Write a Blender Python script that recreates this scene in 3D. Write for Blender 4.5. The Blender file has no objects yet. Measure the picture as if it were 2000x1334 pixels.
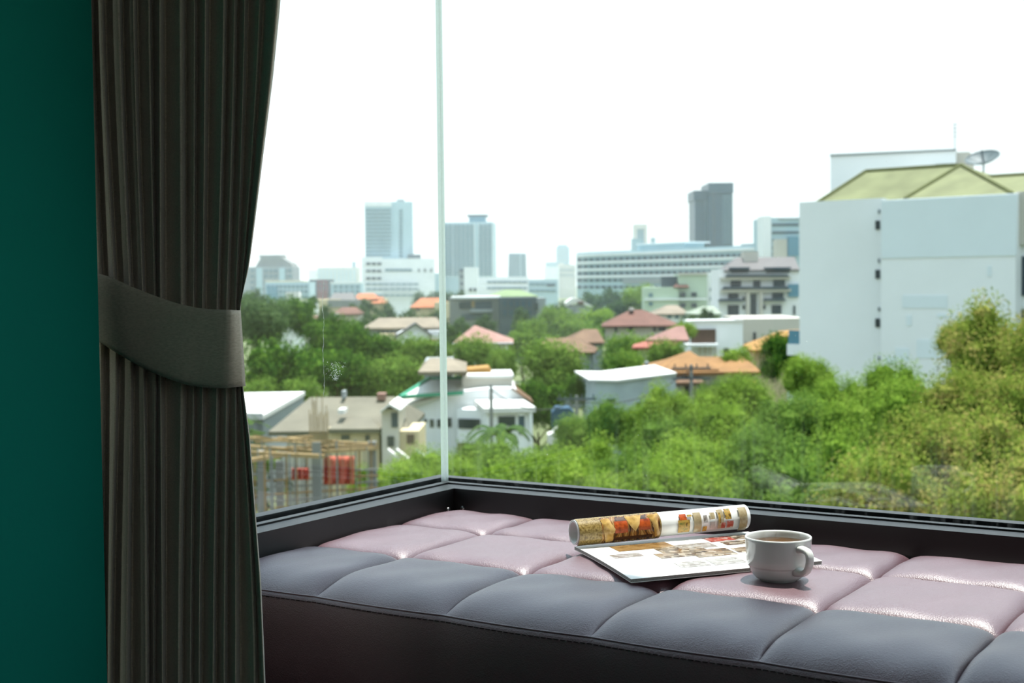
import bpy, bmesh, math, random
from mathutils import Vector, Matrix

# ------------------------------------------------------------------ camera, sky, sun, exposure
scene = bpy.context.scene
C = scene.collection
ZC = 0.80                       # eye height above the room floor
ZG = ZC - 15.0                  # street level outside
FPX = 2700.0                    # focal length in pixels of the 2000 px wide frame
PITCH = math.atan(115 / 2700.0)
ROLL = math.radians(0.61)
fw = Vector((0, math.cos(PITCH), -math.sin(PITCH)))
r0 = Vector((1, 0, 0)); u0 = r0.cross(fw)
RT = r0 * math.cos(ROLL) - u0 * math.sin(ROLL)
UP = u0 * math.cos(ROLL) + r0 * math.sin(ROLL)
CAM = Vector((0, 0, ZC))
cam_data = bpy.data.cameras.new('camera')
cam_data.sensor_width = 36.0
cam_data.lens = 36.0 * FPX / 2000.0
cam_data.clip_start = 0.05; cam_data.clip_end = 6000
cam_data.dof.use_dof = True
cam_data.dof.focus_distance = 1.64
cam_data.dof.aperture_fstop = 11.0
cam = bpy.data.objects.new('camera', cam_data); C.objects.link(cam)
cam.matrix_world = Matrix(((RT.x, UP.x, -fw.x, 0), (RT.y, UP.y, -fw.y, 0), (RT.z, UP.z, -fw.z, ZC), (0, 0, 0, 1)))
scene.camera = cam

world = bpy.data.worlds.new('hazy_sky'); scene.world = world; world.use_nodes = True
wn = world.node_tree.nodes; wl = world.node_tree.links; wn.clear()
w_out = wn.new('ShaderNodeOutputWorld'); w_bg = wn.new('ShaderNodeBackground')
w_tc = wn.new('ShaderNodeTexCoord'); w_nz = wn.new('ShaderNodeTexNoise'); w_rp = wn.new('ShaderNodeValToRGB')
w_nz.inputs['Scale'].default_value = 2.6; w_nz.inputs['Detail'].default_value = 5
w_rp.color_ramp.elements[0].position = .35; w_rp.color_ramp.elements[0].color = (.90, .97, .985, 1)
w_rp.color_ramp.elements[1].position = .62; w_rp.color_ramp.elements[1].color = (1, 1, 1, 1)
# hazy bright sky: luminance rises from the horizon to the zenith as in the standard overcast sky
w_sp = wn.new('ShaderNodeSeparateXYZ'); w_mr = wn.new('ShaderNodeMapRange'); w_mm = wn.new('ShaderNodeMath'); w_mm.operation = 'MULTIPLY'
wl.new(w_tc.outputs['Generated'], w_sp.inputs[0]); wl.new(w_sp.outputs['Z'], w_mr.inputs['Value'])
w_mr.inputs['From Min'].default_value = 0; w_mr.inputs['From Max'].default_value = 1; w_mr.inputs['To Min'].default_value = 1.0; w_mr.inputs['To Max'].default_value = 2.1
w_mm.inputs[1].default_value = 1.10; wl.new(w_mr.outputs[0], w_mm.inputs[0]); wl.new(w_mm.outputs[0], w_bg.inputs['Strength'])
wl.new(w_tc.outputs['Generated'], w_nz.inputs['Vector']); wl.new(w_nz.outputs['Fac'], w_rp.inputs['Fac'])
w_hr = wn.new('ShaderNodeValToRGB'); w_hr.color_ramp.elements[0].color = (.95, .995, 1, 1); w_hr.color_ramp.elements[1].color = (.66, .84, 1, 1); w_hr.color_ramp.elements[1].position = .7; wl.new(w_sp.outputs['Z'], w_hr.inputs['Fac'])
w_mc = wn.new('ShaderNodeMix'); w_mc.data_type = 'RGBA'; w_mc.blend_type = 'MULTIPLY'; w_mc.inputs[0].default_value = 1
wl.new(w_rp.outputs['Color'], w_mc.inputs[6]); wl.new(w_hr.outputs['Color'], w_mc.inputs[7]); wl.new(w_mc.outputs[2], w_bg.inputs['Color']); wl.new(w_bg.outputs[0], w_out.inputs[0])

THETA = math.radians(-32.5)     # the bay window's long side runs at this angle
UX = Vector((math.cos(THETA), math.sin(THETA), 0)); VX = Vector((-math.sin(THETA), math.cos(THETA), 0))
sun_data = bpy.data.lights.new('sun', 'SUN'); sun_data.energy = 11.0; sun_data.angle = math.radians(.53)
sun_data.color = (1, .965, .9)
sun = bpy.data.objects.new('sun', sun_data); C.objects.link(sun)
sun_dir = (UX * -.03 + VX * -.19 + Vector((0, 0, -1))).normalized()
sun.rotation_euler = sun_dir.to_track_quat('-Z', 'Y').to_euler(); sun.location = (20, 20, 60)
vs = scene.view_settings
vs.view_transform = 'Standard'; vs.look = 'None'; vs.gamma = 1; vs.use_curve_mapping = False; vs.exposure = 0.0
scene.cycles.volume_bounces = 1
rnd = random.Random(7)

# ------------------------------------------------------------------ helpers
def lin(c): return tuple((v / 255 / 12.92) if v <= 10 else (((v / 255 + .055) / 1.055) ** 2.4) for v in c)
MATS = {}
def mat(name, rgb, rough=.75, spec=.3, var=.12, scale=1.5, bump=0, bscale=40, coat=0, metal=0):
    """procedural material: base colour broken up by noise, optional fine bump"""
    if name in MATS: return MATS[name]
    m = bpy.data.materials.new(name); m.use_nodes = True; MATS[name] = m
    n = m.node_tree.nodes; l = m.node_tree.links; b = n['Principled BSDF']
    c = lin(rgb)
    tc = n.new('ShaderNodeTexCoord'); nz = n.new('ShaderNodeTexNoise'); rp = n.new('ShaderNodeValToRGB')
    nz.inputs['Scale'].default_value = scale; nz.inputs['Detail'].default_value = 4
    rp.color_ramp.elements[0].position = .3; rp.color_ramp.elements[1].position = .7
    rp.color_ramp.elements[0].color = tuple(max(0, v * (1 - var)) for v in c) + (1,)
    rp.color_ramp.elements[1].color = tuple(min(1, v * (1 + var)) for v in c) + (1,)
    l.new(tc.outputs['Object'], nz.inputs['Vector']); l.new(nz.outputs['Fac'], rp.inputs['Fac'])
    l.new(rp.outputs['Color'], b.inputs['Base Color'])
    b.inputs['Roughness'].default_value = rough; b.inputs['Specular IOR Level'].default_value = spec
    b.inputs['Coat Weight'].default_value = coat; b.inputs['Metallic'].default_value = metal
    if bump:
        bz = n.new('ShaderNodeTexNoise'); bz.inputs['Scale'].default_value = bscale; bz.inputs['Detail'].default_value = 3
        bp = n.new('ShaderNodeBump'); bp.inputs['Strength'].default_value = bump; bp.inputs['Distance'].default_value = .3 / bscale
        l.new(tc.outputs['Object'], bz.inputs['Vector']); l.new(bz.outputs['Fac'], bp.inputs['Height']); l.new(bp.outputs[0], b.inputs['Normal'])
    return m

def tilemat(name, rgb, period, rough=.7):
    """roof covering: colour plus fine tile courses as bump"""
    if name in MATS: return MATS[name]
    m = mat(name, rgb, rough, .2, .16, .6)
    n = m.node_tree.nodes; l = m.node_tree.links; b = n['Principled BSDF']
    tc = n.new('ShaderNodeTexCoord'); w = n.new('ShaderNodeTexWave'); w.wave_type = 'BANDS'; w.bands_direction = 'Z'; w.wave_profile = 'SAW'
    w.inputs['Scale'].default_value = math.pi / 10 / period * 1.0; w.inputs['Distortion'].default_value = .3
    bp = n.new('ShaderNodeBump'); bp.inputs['Strength'].default_value = .8; bp.inputs['Distance'].default_value = period * .25
    l.new(tc.outputs['Object'], w.inputs['Vector']); l.new(w.outputs['Fac'], bp.inputs['Height']); l.new(bp.outputs[0], b.inputs['Normal'])
    return m

def link(o, parent=None):
    C.objects.link(o)
    if parent is not None: o.parent = parent
    return o
def tag(o, label=None, cat=None, group=None, kind=None):
    if label: o['label'] = label
    if cat: o['category'] = cat
    if group: o['group'] = group
    if kind: o['kind'] = kind
    return o
def empty(name, loc=(0, 0, 0)):
    o = bpy.data.objects.new(name, None); o.location = loc; o.empty_display_size = .1
    return link(o)
def mesh(name, verts, faces, m, parent=None, smooth=False):
    """verts are world points; the object hangs under parent (an unrotated Empty)"""
    off = Vector(parent.location) if parent is not None else Vector((0, 0, 0))
    p = parent
    while p is not None and p.parent is not None:
        p = p.parent; off = off + Vector(p.location)
    me = bpy.data.meshes.new(name)
    me.from_pydata([tuple(Vector(v) - off) for v in verts], [], faces)
    bm = bmesh.new(); bm.from_mesh(me); bmesh.ops.recalc_face_normals(bm, faces=bm.faces); bm.to_mesh(me); bm.free()
    if smooth: me.polygons.foreach_set('use_smooth', [True] * len(me.polygons))
    me.materials.append(m)
    o = bpy.data.objects.new(name, me)
    return link(o, parent)
BOXF = [(0, 1, 2, 3), (4, 7, 6, 5), (0, 4, 5, 1), (1, 5, 6, 2), (2, 6, 7, 3), (3, 7, 4, 0)]
def hexa(bottom, top): return list(bottom) + list(top), BOXF
def boxw(p, ex, ey, ez):
    b = [p, p + ex, p + ex + ey, p + ey]
    return b + [q + ez for q in b], BOXF
def grid_faces(nu, nv, closed_u=False):
    f = []
    for j in range(nv - 1):
        for i in range(nu - (0 if closed_u else 1)):
            i2 = (i + 1) % nu
            f.append((j * nu + i, j * nu + i2, (j + 1) * nu + i2, (j + 1) * nu + i))
    return f
def lathe(name, prof, m, loc, parent=None, seg=64, scale=1):
    vs_ = []; fs = []
    for r, z in prof:
        r *= scale; z *= scale
        for k in range(seg):
            a = 2 * math.pi * k / seg
            vs_.append(Vector(loc) + Vector((r * math.cos(a), r * math.sin(a), z)))
    fs = grid_faces(seg, len(prof), True)
    fs.append(tuple(range(seg))); fs.append(tuple((len(prof) - 1) * seg + k for k in range(seg)))
    return mesh(name, vs_, fs, m, parent, True)
def tube_mesh(pts, rad, seg=8):
    vs_ = []; n = len(pts); prev = None
    for i, p in enumerate(pts):
        t = (pts[min(i + 1, n - 1)] - pts[max(i - 1, 0)]).normalized()
        a = t.cross(Vector((0, 0, 1)) if abs(t.z) < .9 else Vector((1, 0, 0))).normalized() if prev is None else (prev - t * prev.dot(t)).normalized()
        prev = a; b = t.cross(a)
        r = rad[i] if isinstance(rad, (list, tuple)) else rad
        vs_ += [p + a * r * math.cos(2 * math.pi * k / seg) + b * r * math.sin(2 * math.pi * k / seg) for k in range(seg)]
    fs = grid_faces(seg, n, True) + [tuple(range(seg)), tuple((n - 1) * seg + k for k in range(seg))]
    return vs_, fs
def interp(tab, x):
    if x <= tab[0][0]: return tab[0][1]
    for (a, b), (c, d) in zip(tab, tab[1:]):
        if x <= c: return b + (d - b) * (x - a) / (c - a)
    return tab[-1][1]
def W(u, v, z): return UX * u + VX * v + Vector((0, 0, ZC + z))       # room frame; z measured from eye level
def ray(px, py): return fw + RT * ((px - 1000) / FPX) - UP * ((py - 667) / FPX)
def Q(px, py, Y):
    d = ray(px, py); return CAM + d * (Y / d.y)                        # the point at distance Y seen there

# ------------------------------------------------------------------ materials of the room
m_wall = mat('teal_paint', (0, 112, 96), .85, .15, .05, 3, .15, 120)
m_ceil = mat('ceiling_paint', (120, 125, 122), .9, .1, .04, 2)
m_floor = mat('dark_timber_floor', (52, 40, 34), .5, .3, .25, 3)
m_frame = mat('black_anodised_aluminium', (6, 8, 8), .42, .5, .1, 8, .05, 300)
m_gasket = mat('black_rubber_gasket', (5, 6, 6), .7, .2, .1, 20)
m_steel = mat('screw_steel', (130, 130, 130), .3, .5, .1, 40, metal=1)

def leather():
    m = bpy.data.materials.new('burgundy_leather'); m.use_nodes = True
    n = m.node_tree.nodes; l = m.node_tree.links; b = n['Principled BSDF']
    tc = n.new('ShaderNodeTexCoord')
    nz = n.new('ShaderNodeTexNoise'); nz.inputs['Scale'].default_value = 9; nz.inputs['Detail'].default_value = 5
    rp = n.new('ShaderNodeValToRGB')
    rp.color_ramp.elements[0].position = .3; rp.color_ramp.elements[1].position = .7
    rp.color_ramp.elements[0].color = (.100, .036, .048, 1); rp.color_ramp.elements[1].color = (.122, .044, .058, 1)
    vo = n.new('ShaderNodeTexVoronoi'); vo.inputs['Scale'].default_value = 620
    n2 = n.new('ShaderNodeTexNoise'); n2.inputs['Scale'].default_value = 260; n2.inputs['Detail'].default_value = 2
    ad = n.new('ShaderNodeMath'); ad.operation = 'ADD'
    bp = n.new('ShaderNodeBump'); bp.inputs['Strength'].default_value = .35; bp.inputs['Distance'].default_value = .0010
    for t in (nz, vo, n2): l.new(tc.outputs['Object'], t.inputs['Vector'])
    l.new(nz.outputs['Fac'], rp.inputs['Fac']); l.new(rp.outputs['Color'], b.inputs['Base Color'])
    l.new(vo.outputs['Distance'], ad.inputs[0]); l.new(n2.outputs['Fac'], ad.inputs[1])
    l.new(ad.outputs[0], bp.inputs['Height']); l.new(bp.outputs[0], b.inputs['Normal'])
    b.inputs['Roughness'].default_value = .47; b.inputs['Specular IOR Level'].default_value = 1.0; b.inputs['Coat Weight'].default_value = .95; b.inputs['Coat Roughness'].default_value = .54; b.inputs['Coat IOR'].default_value = 1.5
    return m
m_leather = leather()
m_thread = mat('dark_thread', (70, 55, 55), .7, .3, .1, 60)

def glass_mat():
    """clear pane: straight transmission with a slight green tint, mirror reflection by angle, rain streaks and dust low down"""
    m = bpy.data.materials.new('window_glass'); m.use_nodes = True
    n = m.node_tree.nodes; l = m.node_tree.links; n.clear()
    out = n.new('ShaderNodeOutputMaterial'); tr = n.new('ShaderNodeBsdfTransparent'); gl = n.new('ShaderNodeBsdfGlossy')
    tr.inputs['Color'].default_value = (.98, .992, .992, 1); gl.inputs['Roughness'].default_value = 0
    lw = n.new('ShaderNodeLayerWeight'); lw.inputs['Blend'].default_value = .5
    pw = n.new('ShaderNodeMath'); pw.operation = 'POWER'; pw.inputs[1].default_value = 5
    ma = n.new('ShaderNodeMath'); ma.operation = 'MULTIPLY_ADD'; ma.inputs[1].default_value = .5; ma.inputs[2].default_value = .04
    mx = n.new('ShaderNodeMixShader')
    l.new(lw.outputs['Facing'], pw.inputs[0]); l.new(pw.outputs[0], ma.inputs[0]); l.new(ma.outputs[0], mx.inputs[0])
    l.new(tr.outputs[0], mx.inputs[1]); l.new(gl.outputs[0], mx.inputs[2])
    tc = n.new('ShaderNodeTexCoord'); sp = n.new('ShaderNodeSeparateXYZ'); l.new(tc.outputs['Object'], sp.inputs[0])
    mp = n.new('ShaderNodeMapping'); mp.inputs['Scale'].default_value = (95, 95, 3.0); l.new(tc.outputs['Object'], mp.inputs[0])
    nz = n.new('ShaderNodeTexNoise'); nz.inputs['Scale'].default_value = 1; nz.inputs['Detail'].default_value = 3; l.new(mp.outputs[0], nz.inputs['Vector'])
    rp = n.new('ShaderNodeMapRange'); rp.inputs['From Min'].default_value = .52; rp.inputs['From Max'].default_value = .75; rp.inputs['To Max'].default_value = .035; l.new(nz.outputs['Fac'], rp.inputs['Value'])
    hg = n.new('ShaderNodeMapRange'); hg.inputs['From Min'].default_value = .16; hg.inputs['From Max'].default_value = .0; hg.inputs['To Min'].default_value = 0; hg.inputs['To Max'].default_value = 1; l.new(sp.outputs['Z'], hg.inputs['Value'])
    mu = n.new('ShaderNodeMath'); mu.operation = 'MULTIPLY'; l.new(rp.outputs[0], mu.inputs[0]); l.new(hg.outputs[0], mu.inputs[1])
    nd = n.new('ShaderNodeTexVoronoi'); nd.inputs['Scale'].default_value = 55; l.new(tc.outputs['Object'], nd.inputs['Vector'])
    dr = n.new('ShaderNodeMapRange'); dr.inputs['From Min'].default_value = .055; dr.inputs['From Max'].default_value = .035; dr.inputs['To Max'].default_value = .35; l.new(nd.outputs['Distance'], dr.inputs['Value'])
    n3 = n.new('ShaderNodeTexNoise'); n3.inputs['Scale'].default_value = 9; l.new(tc.outputs['Object'], n3.inputs['Vector'])
    d3 = n.new('ShaderNodeMapRange'); d3.inputs['From Min'].default_value = .55; d3.inputs['From Max'].default_value = .7; l.new(n3.outputs['Fac'], d3.inputs['Value'])
    dm = n.new('ShaderNodeMath'); dm.operation = 'MULTIPLY'; l.new(dr.outputs[0], dm.inputs[0]); l.new(d3.outputs[0], dm.inputs[1])
    sm = n.new('ShaderNodeMath'); sm.operation = 'ADD'; l.new(mu.outputs[0], sm.inputs[0]); l.new(dm.outputs[0], sm.inputs[1])
    df = n.new('ShaderNodeBsdfTranslucent'); df.inputs['Color'].default_value = (.8, .84, .82, 1)
    m2 = n.new('ShaderNodeMixShader'); l.new(sm.outputs[0], m2.inputs[0]); l.new(mx.outputs[0], m2.inputs[1]); l.new(df.outputs[0], m2.inputs[2])
    l.new(m2.outputs[0], out.inputs[0])
    return m
m_glass = glass_mat()
def translucent(name, c, mixf=.7):
    m = bpy.data.materials.new(name); m.use_nodes = True; n = m.node_tree.nodes; l = m.node_tree.links; b = n['Principled BSDF']
    tc = n.new('ShaderNodeTexCoord'); nz = n.new('ShaderNodeTexNoise'); nz.inputs['Scale'].default_value = 300; l.new(tc.outputs['Object'], nz.inputs['Vector'])
    rp = n.new('ShaderNodeValToRGB'); rp.color_ramp.elements[0].color = tuple(v * .85 for v in c) + (1,); rp.color_ramp.elements[1].color = c + (1,); l.new(nz.outputs['Fac'], rp.inputs['Fac'])
    t = n.new('ShaderNodeBsdfTranslucent'); mx = n.new('ShaderNodeMixShader'); mx.inputs[0].default_value = mixf
    l.new(rp.outputs['Color'], t.inputs['Color']); l.new(rp.outputs['Color'], b.inputs['Base Color'])
    l.new(b.outputs[0], mx.inputs[1]); l.new(t.outputs[0], mx.inputs[2]); l.new(mx.outputs[0], n['Material Output'].inputs[0])
    return m
m_smear = translucent('dried_water_mark', (.85, .88, .86), .6)
m_sil = translucent('clear_silicone', (.88, .94, .92), .75)

# ------------------------------------------------------------------ room shell
FI_U, FI_V = -1.240, 1.772        # inner faces of the two sill rails
GL_U, GL_V = -1.306, 1.840        # glass planes
HEAD = 2.02                       # window head above the eye
OUT_U, OUT_V = GL_U - .03, GL_V + .03
def slab(name, u0_, u1_, v0_, v1_, z0, z1, m, parent=None):
    vv, ff = hexa([W(u0_, v0_, z0), W(u1_, v0_, z0), W(u1_, v1_, z0), W(u0_, v1_, z0)], [W(u0_, v0_, z1), W(u1_, v0_, z1), W(u1_, v1_, z1), W(u0_, v1_, z1)])
    return mesh(name, vv, ff, m, parent)
RU = 2.3
tag(slab('floor', OUT_U, RU, -3, OUT_V, -ZC - .1, -ZC, m_floor), 'dark timber floor of the room', kind='structure')
tag(slab('ceiling', OUT_U, RU, -3, OUT_V, HEAD + .12, HEAD + .3, m_ceil), 'plain ceiling over the bay window', kind='structure')
# the teal side wall ends at the bay, its end edge next to the curtain
WU = -1.156
tag(slab('wall_left', WU - .12, WU, -3, 1.0, -ZC, HEAD + .12, m_wall), 'dark teal painted wall beside the curtain', kind='structure')
# unseen windows added to light the curtain: openings between sill, head and piers
def holed(name, lab, along, fixed, a0, a1, h0, h1, z0, z1, parent_kind='structure'):
    r = empty(name, W(fixed if along == 'v' else a0, fixed if along == 'u' else a0, -ZC)); tag(r, lab, kind='structure')
    def bx(nm, p, q, za, zb, m=m_wall):
        if along == 'u': slab(nm, p, q, fixed - .1, fixed, za, zb, m, r)
        else: slab(nm, fixed, fixed + .1, p, q, za, zb, m, r)
    bx('pier', a0, h0, -ZC, HEAD + .12); bx('pier', h1, a1, -ZC, HEAD + .12); bx('apron', h0, h1, -ZC, z0); bx('lintel', h0, h1, z1, HEAD + .12)
    k = 3
    for i in range(1, k): p = h0 + (h1 - h0) * i / k; bx('mullion', p - .03, p + .03, z0, z1, m_frame)
    if along == 'u': slab('glass_pane', h0, h1, fixed - .055, fixed - .047, z0, z1, m_glass, r)
    else: slab('glass_pane', fixed + .047, fixed + .055, h0, h1, z0, z1, m_glass, r)
holed('wall_back', 'teal wall behind the viewer with added fill light windows', 'u', -3, WU - .12, RU, .8, 1.7, 0, 1.4)
holed('wall_right', 'teal wall at the right of the viewer with added fill light windows', 'v', RU, -3.1, OUT_V, -2.6, .6, 0, 1.8)
tag(slab('wall_bay_left', OUT_U - .08, OUT_U, .94, 1.17, -ZC, HEAD + .12, m_wall), 'end of the bay wall hidden behind the curtain', kind='structure')
for nm, a in (('trim_1', (OUT_U, RU, FI_V, OUT_V)), ('trim_2', (OUT_U, FI_U, 1.03, FI_V))):
    tag(slab(nm, *a, HEAD, HEAD + .12, m_frame), 'black window head rail', kind='structure')
for nm, a in (('wall_sill_right', (OUT_U, RU, FI_V + .01, OUT_V)), ('wall_sill_left', (OUT_U, FI_U - .01, 1.17, FI_V + .01))):
    tag(slab(nm, *a, -ZC, -.46, m_wall), 'low wall under the window rail', kind='structure')

# window rails: profile (offset outwards from the inner face, z) swept along each side
SILL = -.322
def rail(parent, name, side, o0, o1, z0, z1, m):
    if side == 'right': A0 = lambda o: (FI_U - o * (GL_U - FI_U) / (-(GL_V - FI_V))) ; return mesh(name, *hexa(
        [W(FI_U - o0, FI_V + o0, z0), W(RU, FI_V + o0, z0), W(RU, FI_V + o1, z0), W(FI_U - o1, FI_V + o1, z0)],
        [W(FI_U - o0, FI_V + o0, z1), W(RU, FI_V + o0, z1), W(RU, FI_V + o1, z1), W(FI_U - o1, FI_V + o1, z1)]), m, parent)
    return mesh(name, *hexa(
        [W(FI_U - o0, 1.17, z0), W(FI_U - o0, FI_V + o0, z0), W(FI_U - o1, FI_V + o1, z0), W(FI_U - o1, 1.17, z0)],
        [W(FI_U - o0, 1.17, z1), W(FI_U - o0, FI_V + o0, z1), W(FI_U - o1, FI_V + o1, z1), W(FI_U - o1, 1.17, z1)]), m, parent)
WINS = {}
for nm, side, lab in (('window_1', 'left', 'short left pane of the corner window with black sill rail'), ('window_2', 'right', 'long right pane of the corner window with black sill rail')):
    root = empty(nm, W(GL_U, GL_V, SILL)); tag(root, lab, kind='structure'); WINS[side] = root
    rail(root, 'sill_rail', side, 0, .034, -.46, SILL, m_frame)
    rail(root, 'sill_rail_ledge', side, .0005, .004, -.44, SILL - .022, m_frame)
    rail(root, 'rail_groove', side, .034, .037, -.44, SILL - .006, m_gasket)
    rail(root, 'glazing_bead', side, .037, .050, -.44, SILL + .002, m_frame)
    rail(root, 'gasket', side, .050, .0635, -.44, SILL - .012, m_gasket)
    rail(root, 'outer_rail', side, .072, .094, -.44, SILL + .004, m_frame)
    z0, z1 = SILL - .02, HEAD
    if side == 'right':
        g = mesh('glass_pane', *hexa([W(GL_U + .006, GL_V - .004, z0), W(RU, GL_V - .004, z0), W(RU, GL_V + .004, z0), W(GL_U + .006, GL_V + .004, z0)],
                 [W(GL_U + .006, GL_V - .004, z1), W(RU, GL_V - .004, z1), W(RU, GL_V + .004, z1), W(GL_U + .006, GL_V + .004, z1)]), m_glass, root)
    else:
        g = mesh('glass_pane', *hexa([W(GL_U - .004, 1.05, z0), W(GL_U + .004, 1.05, z0), W(GL_U + .004, GL_V - .005, z0), W(GL_U - .004, GL_V - .005, z0)],
                 [W(GL_U - .004, 1.05, z1), W(GL_U + .004, 1.05, z1), W(GL_U + .004, GL_V - .005, z1), W(GL_U - .004, GL_V - .005, z1)]), m_glass, root)
# the silicone joint where the two panes meet
wr = WINS['right']
mesh('silicone_joint', *hexa([W(GL_U - .004, GL_V - .004, SILL - .02), W(GL_U + .0045, GL_V - .0045, SILL - .02), W(GL_U + .005, GL_V + .004, SILL - .02), W(GL_U - .004, GL_V + .004, SILL - .02)],
     [W(GL_U - .002, GL_V - .003, HEAD), W(GL_U + .0015, GL_V - .003, HEAD), W(GL_U + .002, GL_V + .003, HEAD), W(GL_U - .002, GL_V + .003, HEAD)]), m_sil, wr)
def on_left_pane(px, py):
    d = ray(px, py); n_ = UX; t = (GL_U + .0046) / d.dot(n_); return CAM + d * t
# water mark, scratch line and smear dried on the left pane
pts = []; wx = 633
for i in range(58): wx += rnd.uniform(-1.1, 1.1) + (633 - wx) * .12; pts.append(on_left_pane(wx, 545 + i * 4.0))
vv, ff = tube_mesh(pts, [.0001 + .0004 * rnd.random() ** 2 for _ in pts], 5); mesh('dried_drip', vv, ff, m_smear, WINS['left'])
vv = []; ff = []
for i in range(170):
    t = rnd.random(); px = 655 + rnd.gauss(0, 1) * (3 + 8 * t); py = 742 - 34 * t + rnd.uniform(-3, 3); s = rnd.uniform(.2, .7)
    k = len(vv); vv += [on_left_pane(px + a * s, py + b * s) for a, b in ((-1, -.7), (1, -1.3), (1, .7), (-1, 1.3))]; ff.append((k, k + 1, k + 2, k + 3))
tag(mesh('smear_mark', vv, ff, m_smear, WINS['left']), kind='stuff')
# screw heads at the inner corner of the sill rails
def screw(c, ax, parent):
    b = ax.cross(Vector((0, 0, 1))).normalized(); up = Vector((0, 0, 1)); vv = []; prof = ((.0045, 0), (.0045, .001), (.003, .0026), (.0012, .0028))
    for r, h in prof: vv += [c + ax * h + b * r * math.cos(k * math.pi / 6) + up * r * math.sin(k * math.pi / 6) for k in range(12)]
    return mesh('screw', vv, grid_faces(12, 4, True) + [tuple(range(36, 48))], m_steel, parent, True)
screw(W(FI_U, FI_V - .016, SILL - .032), UX, WINS['left'])
screw(W(FI_U + .016, FI_V, SILL - .031), -VX, WINS['right'])

# ------------------------------------------------------------------ bench seat with quilted leather
bench = empty('window_bench', W(.5, 1.5, -ZC)); tag(bench, 'long window seat with quilted burgundy leather cushion', 'bench')
SEAM, CROWN = -.366, -.348
CELL = .1868
ucols = [FI_U + .004] + [-.5165 + CELL * k for k in range(-3, 16)]
ucols = [u for u in ucols if u < RU - .1] + [RU - .02]
vrows = [1.250, 1.424, 1.613, 1.768]; FSEAM = -.371
slab('bench_base', FI_U + .012, RU - .01, 1.275, 1.762, -ZC, -.50, m_frame, bench)
N = 22
def pil(a, p, q): return max(0, 1 - abs(a) ** p) ** q
for j in range(3):
    for i in range(len(ucols) - 1):
        ua, ub, va, vb = ucols[i], ucols[i + 1], vrows[j], vrows[j + 1]
        vv = []
        for jj in range(N + 1):
            # denser samples near the seams
            b = math.sin((jj / N - .5) * math.pi)
            for ii in range(N + 1):
                a = math.sin((ii / N - .5) * math.pi)
                hb = pil(b, 3.2, 1.0) if (j == 0 and b < 0) else pil(b, 9, .5)
                if j == 2 and b > 0: hb = pil(b, 4, .5)
                ha = pil(a, 9, .5)
                wob = .0012 * math.sin(7 * a + i * 2.1 + j) * math.cos(5 * b + i)
                base = SEAM + ((FSEAM - SEAM) * b * b if (j == 0 and b < 0) else 0)
                h = base + (CROWN - base) * (ha * hb) + wob * ha * hb
                bulge = .004 * (1 - a * a) * (1 if j == 0 else 0) * (1 - b) / 2 * (-1)
                vv.append(W((ua + ub) / 2 + a * (ub - ua) / 2, (va + vb) / 2 + b * (vb - va) / 2 + bulge, h))
        mesh('seat_panel', vv, grid_faces(N + 1, N + 1), m_leather, bench, True)
prof = [(v + .013, z - .004) for v, z in [(1.237, -.367), (1.233, -.370), (1.230, -.376), (1.226, -.390), (1.2235, -.41), (1.2235, -.44), (1.226, -.47), (1.235, -.498), (1.262, -.503)]]
vv = []; nu = 260
for k in range(nu + 1):
    u = ucols[0] + (ucols[-1] - ucols[0]) * k / nu
    ph = min(abs(((u + .5165) / CELL) % 1), 1)
    bl = -.004 * (1 - (2 * ph - 1) ** 2)
    vv += [W(u, v + bl, z) for v, z in prof]
front_o = mesh('front_panel', vv, grid_faces(len(prof), nu + 1), m_leather, bench, True)
# welt and stitches along the front seam
vv = []; ff = []
for k in range(430):
    u = ucols[0] + .01 + k * .0078
    if u > ucols[-1] - .01: break
    ph = ((u + .5165) / CELL) % 1; bl = -.004 * (1 - (2 * ph - 1) ** 2)
    for dv, dz in ((-.0056, -.0062),):
        p = W(u, 1.250 + bl + dv, FSEAM + dz); n0 = len(vv)
        b_, f_ = boxw(p - VX * .001, UX * .0056, VX * .0016, Vector((0, 0, .0012)))
        vv += b_; ff += [tuple(q + n0 for q in f) for f in f_]
tag(mesh('stitching', vv, ff, m_thread, front_o), kind='stuff')
pts = [W(ucols[0] + (ucols[-1] - ucols[0]) * k / 400, 1.2495 - .004 * (1 - (2 * (((ucols[0] + (ucols[-1] - ucols[0]) * k / 400 + .5165) / CELL) % 1) - 1) ** 2), FSEAM - .0005) for k in range(401)]
vv, ff = tube_mesh(pts, .0013, 6); mesh('welt', vv, ff, m_leather, front_o, True)

# ------------------------------------------------------------------ coffee cup
m_china = mat('white_china', (214, 214, 208), .12, .5, .02, 5, coat=.4)
m_coffee = mat('black_coffee', (92, 58, 16), .04, .5, .2, 30)
cupP = Vector((.3065, 1.593, ZC - .3480)); CK = .955
cup = empty('coffee_cup', cupP); tag(cup, 'white china coffee cup with handle on the burgundy seat', 'cup')
lathe('bowl', [(0.001, .003), (.018, .003), (.0195, 0), (.0225, 0), (.0235, .002), (.0275, .0035), (.0312, .0075), (.0340, .0125), (.0353, .0165), (.0357, .0180), (.0372, .0187), (.0378, .0200), (.0385, .0270), (.0393, .0380), (.0400, .0485), (.0403, .0515), (.0400, .0530), (.0392, .0537), (.0382, .0532), (.0374, .0515), (.0366, .0440), (.0350, .0250), (.0320, .0140), (.0250, .0070), (.001, .0055)], m_china, cupP, cup, 72, CK)
lathe('coffee', [(.0005, .0450), (.020, .0451), (.0362, .0452), (.0362, .0440), (.0005, .0438)], m_coffee, cupP, cup, 64, CK)
haz = Vector((math.sin(math.radians(30)), -math.cos(math.radians(30)), 0)); hs = haz.cross(Vector((0, 0, 1)))
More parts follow.
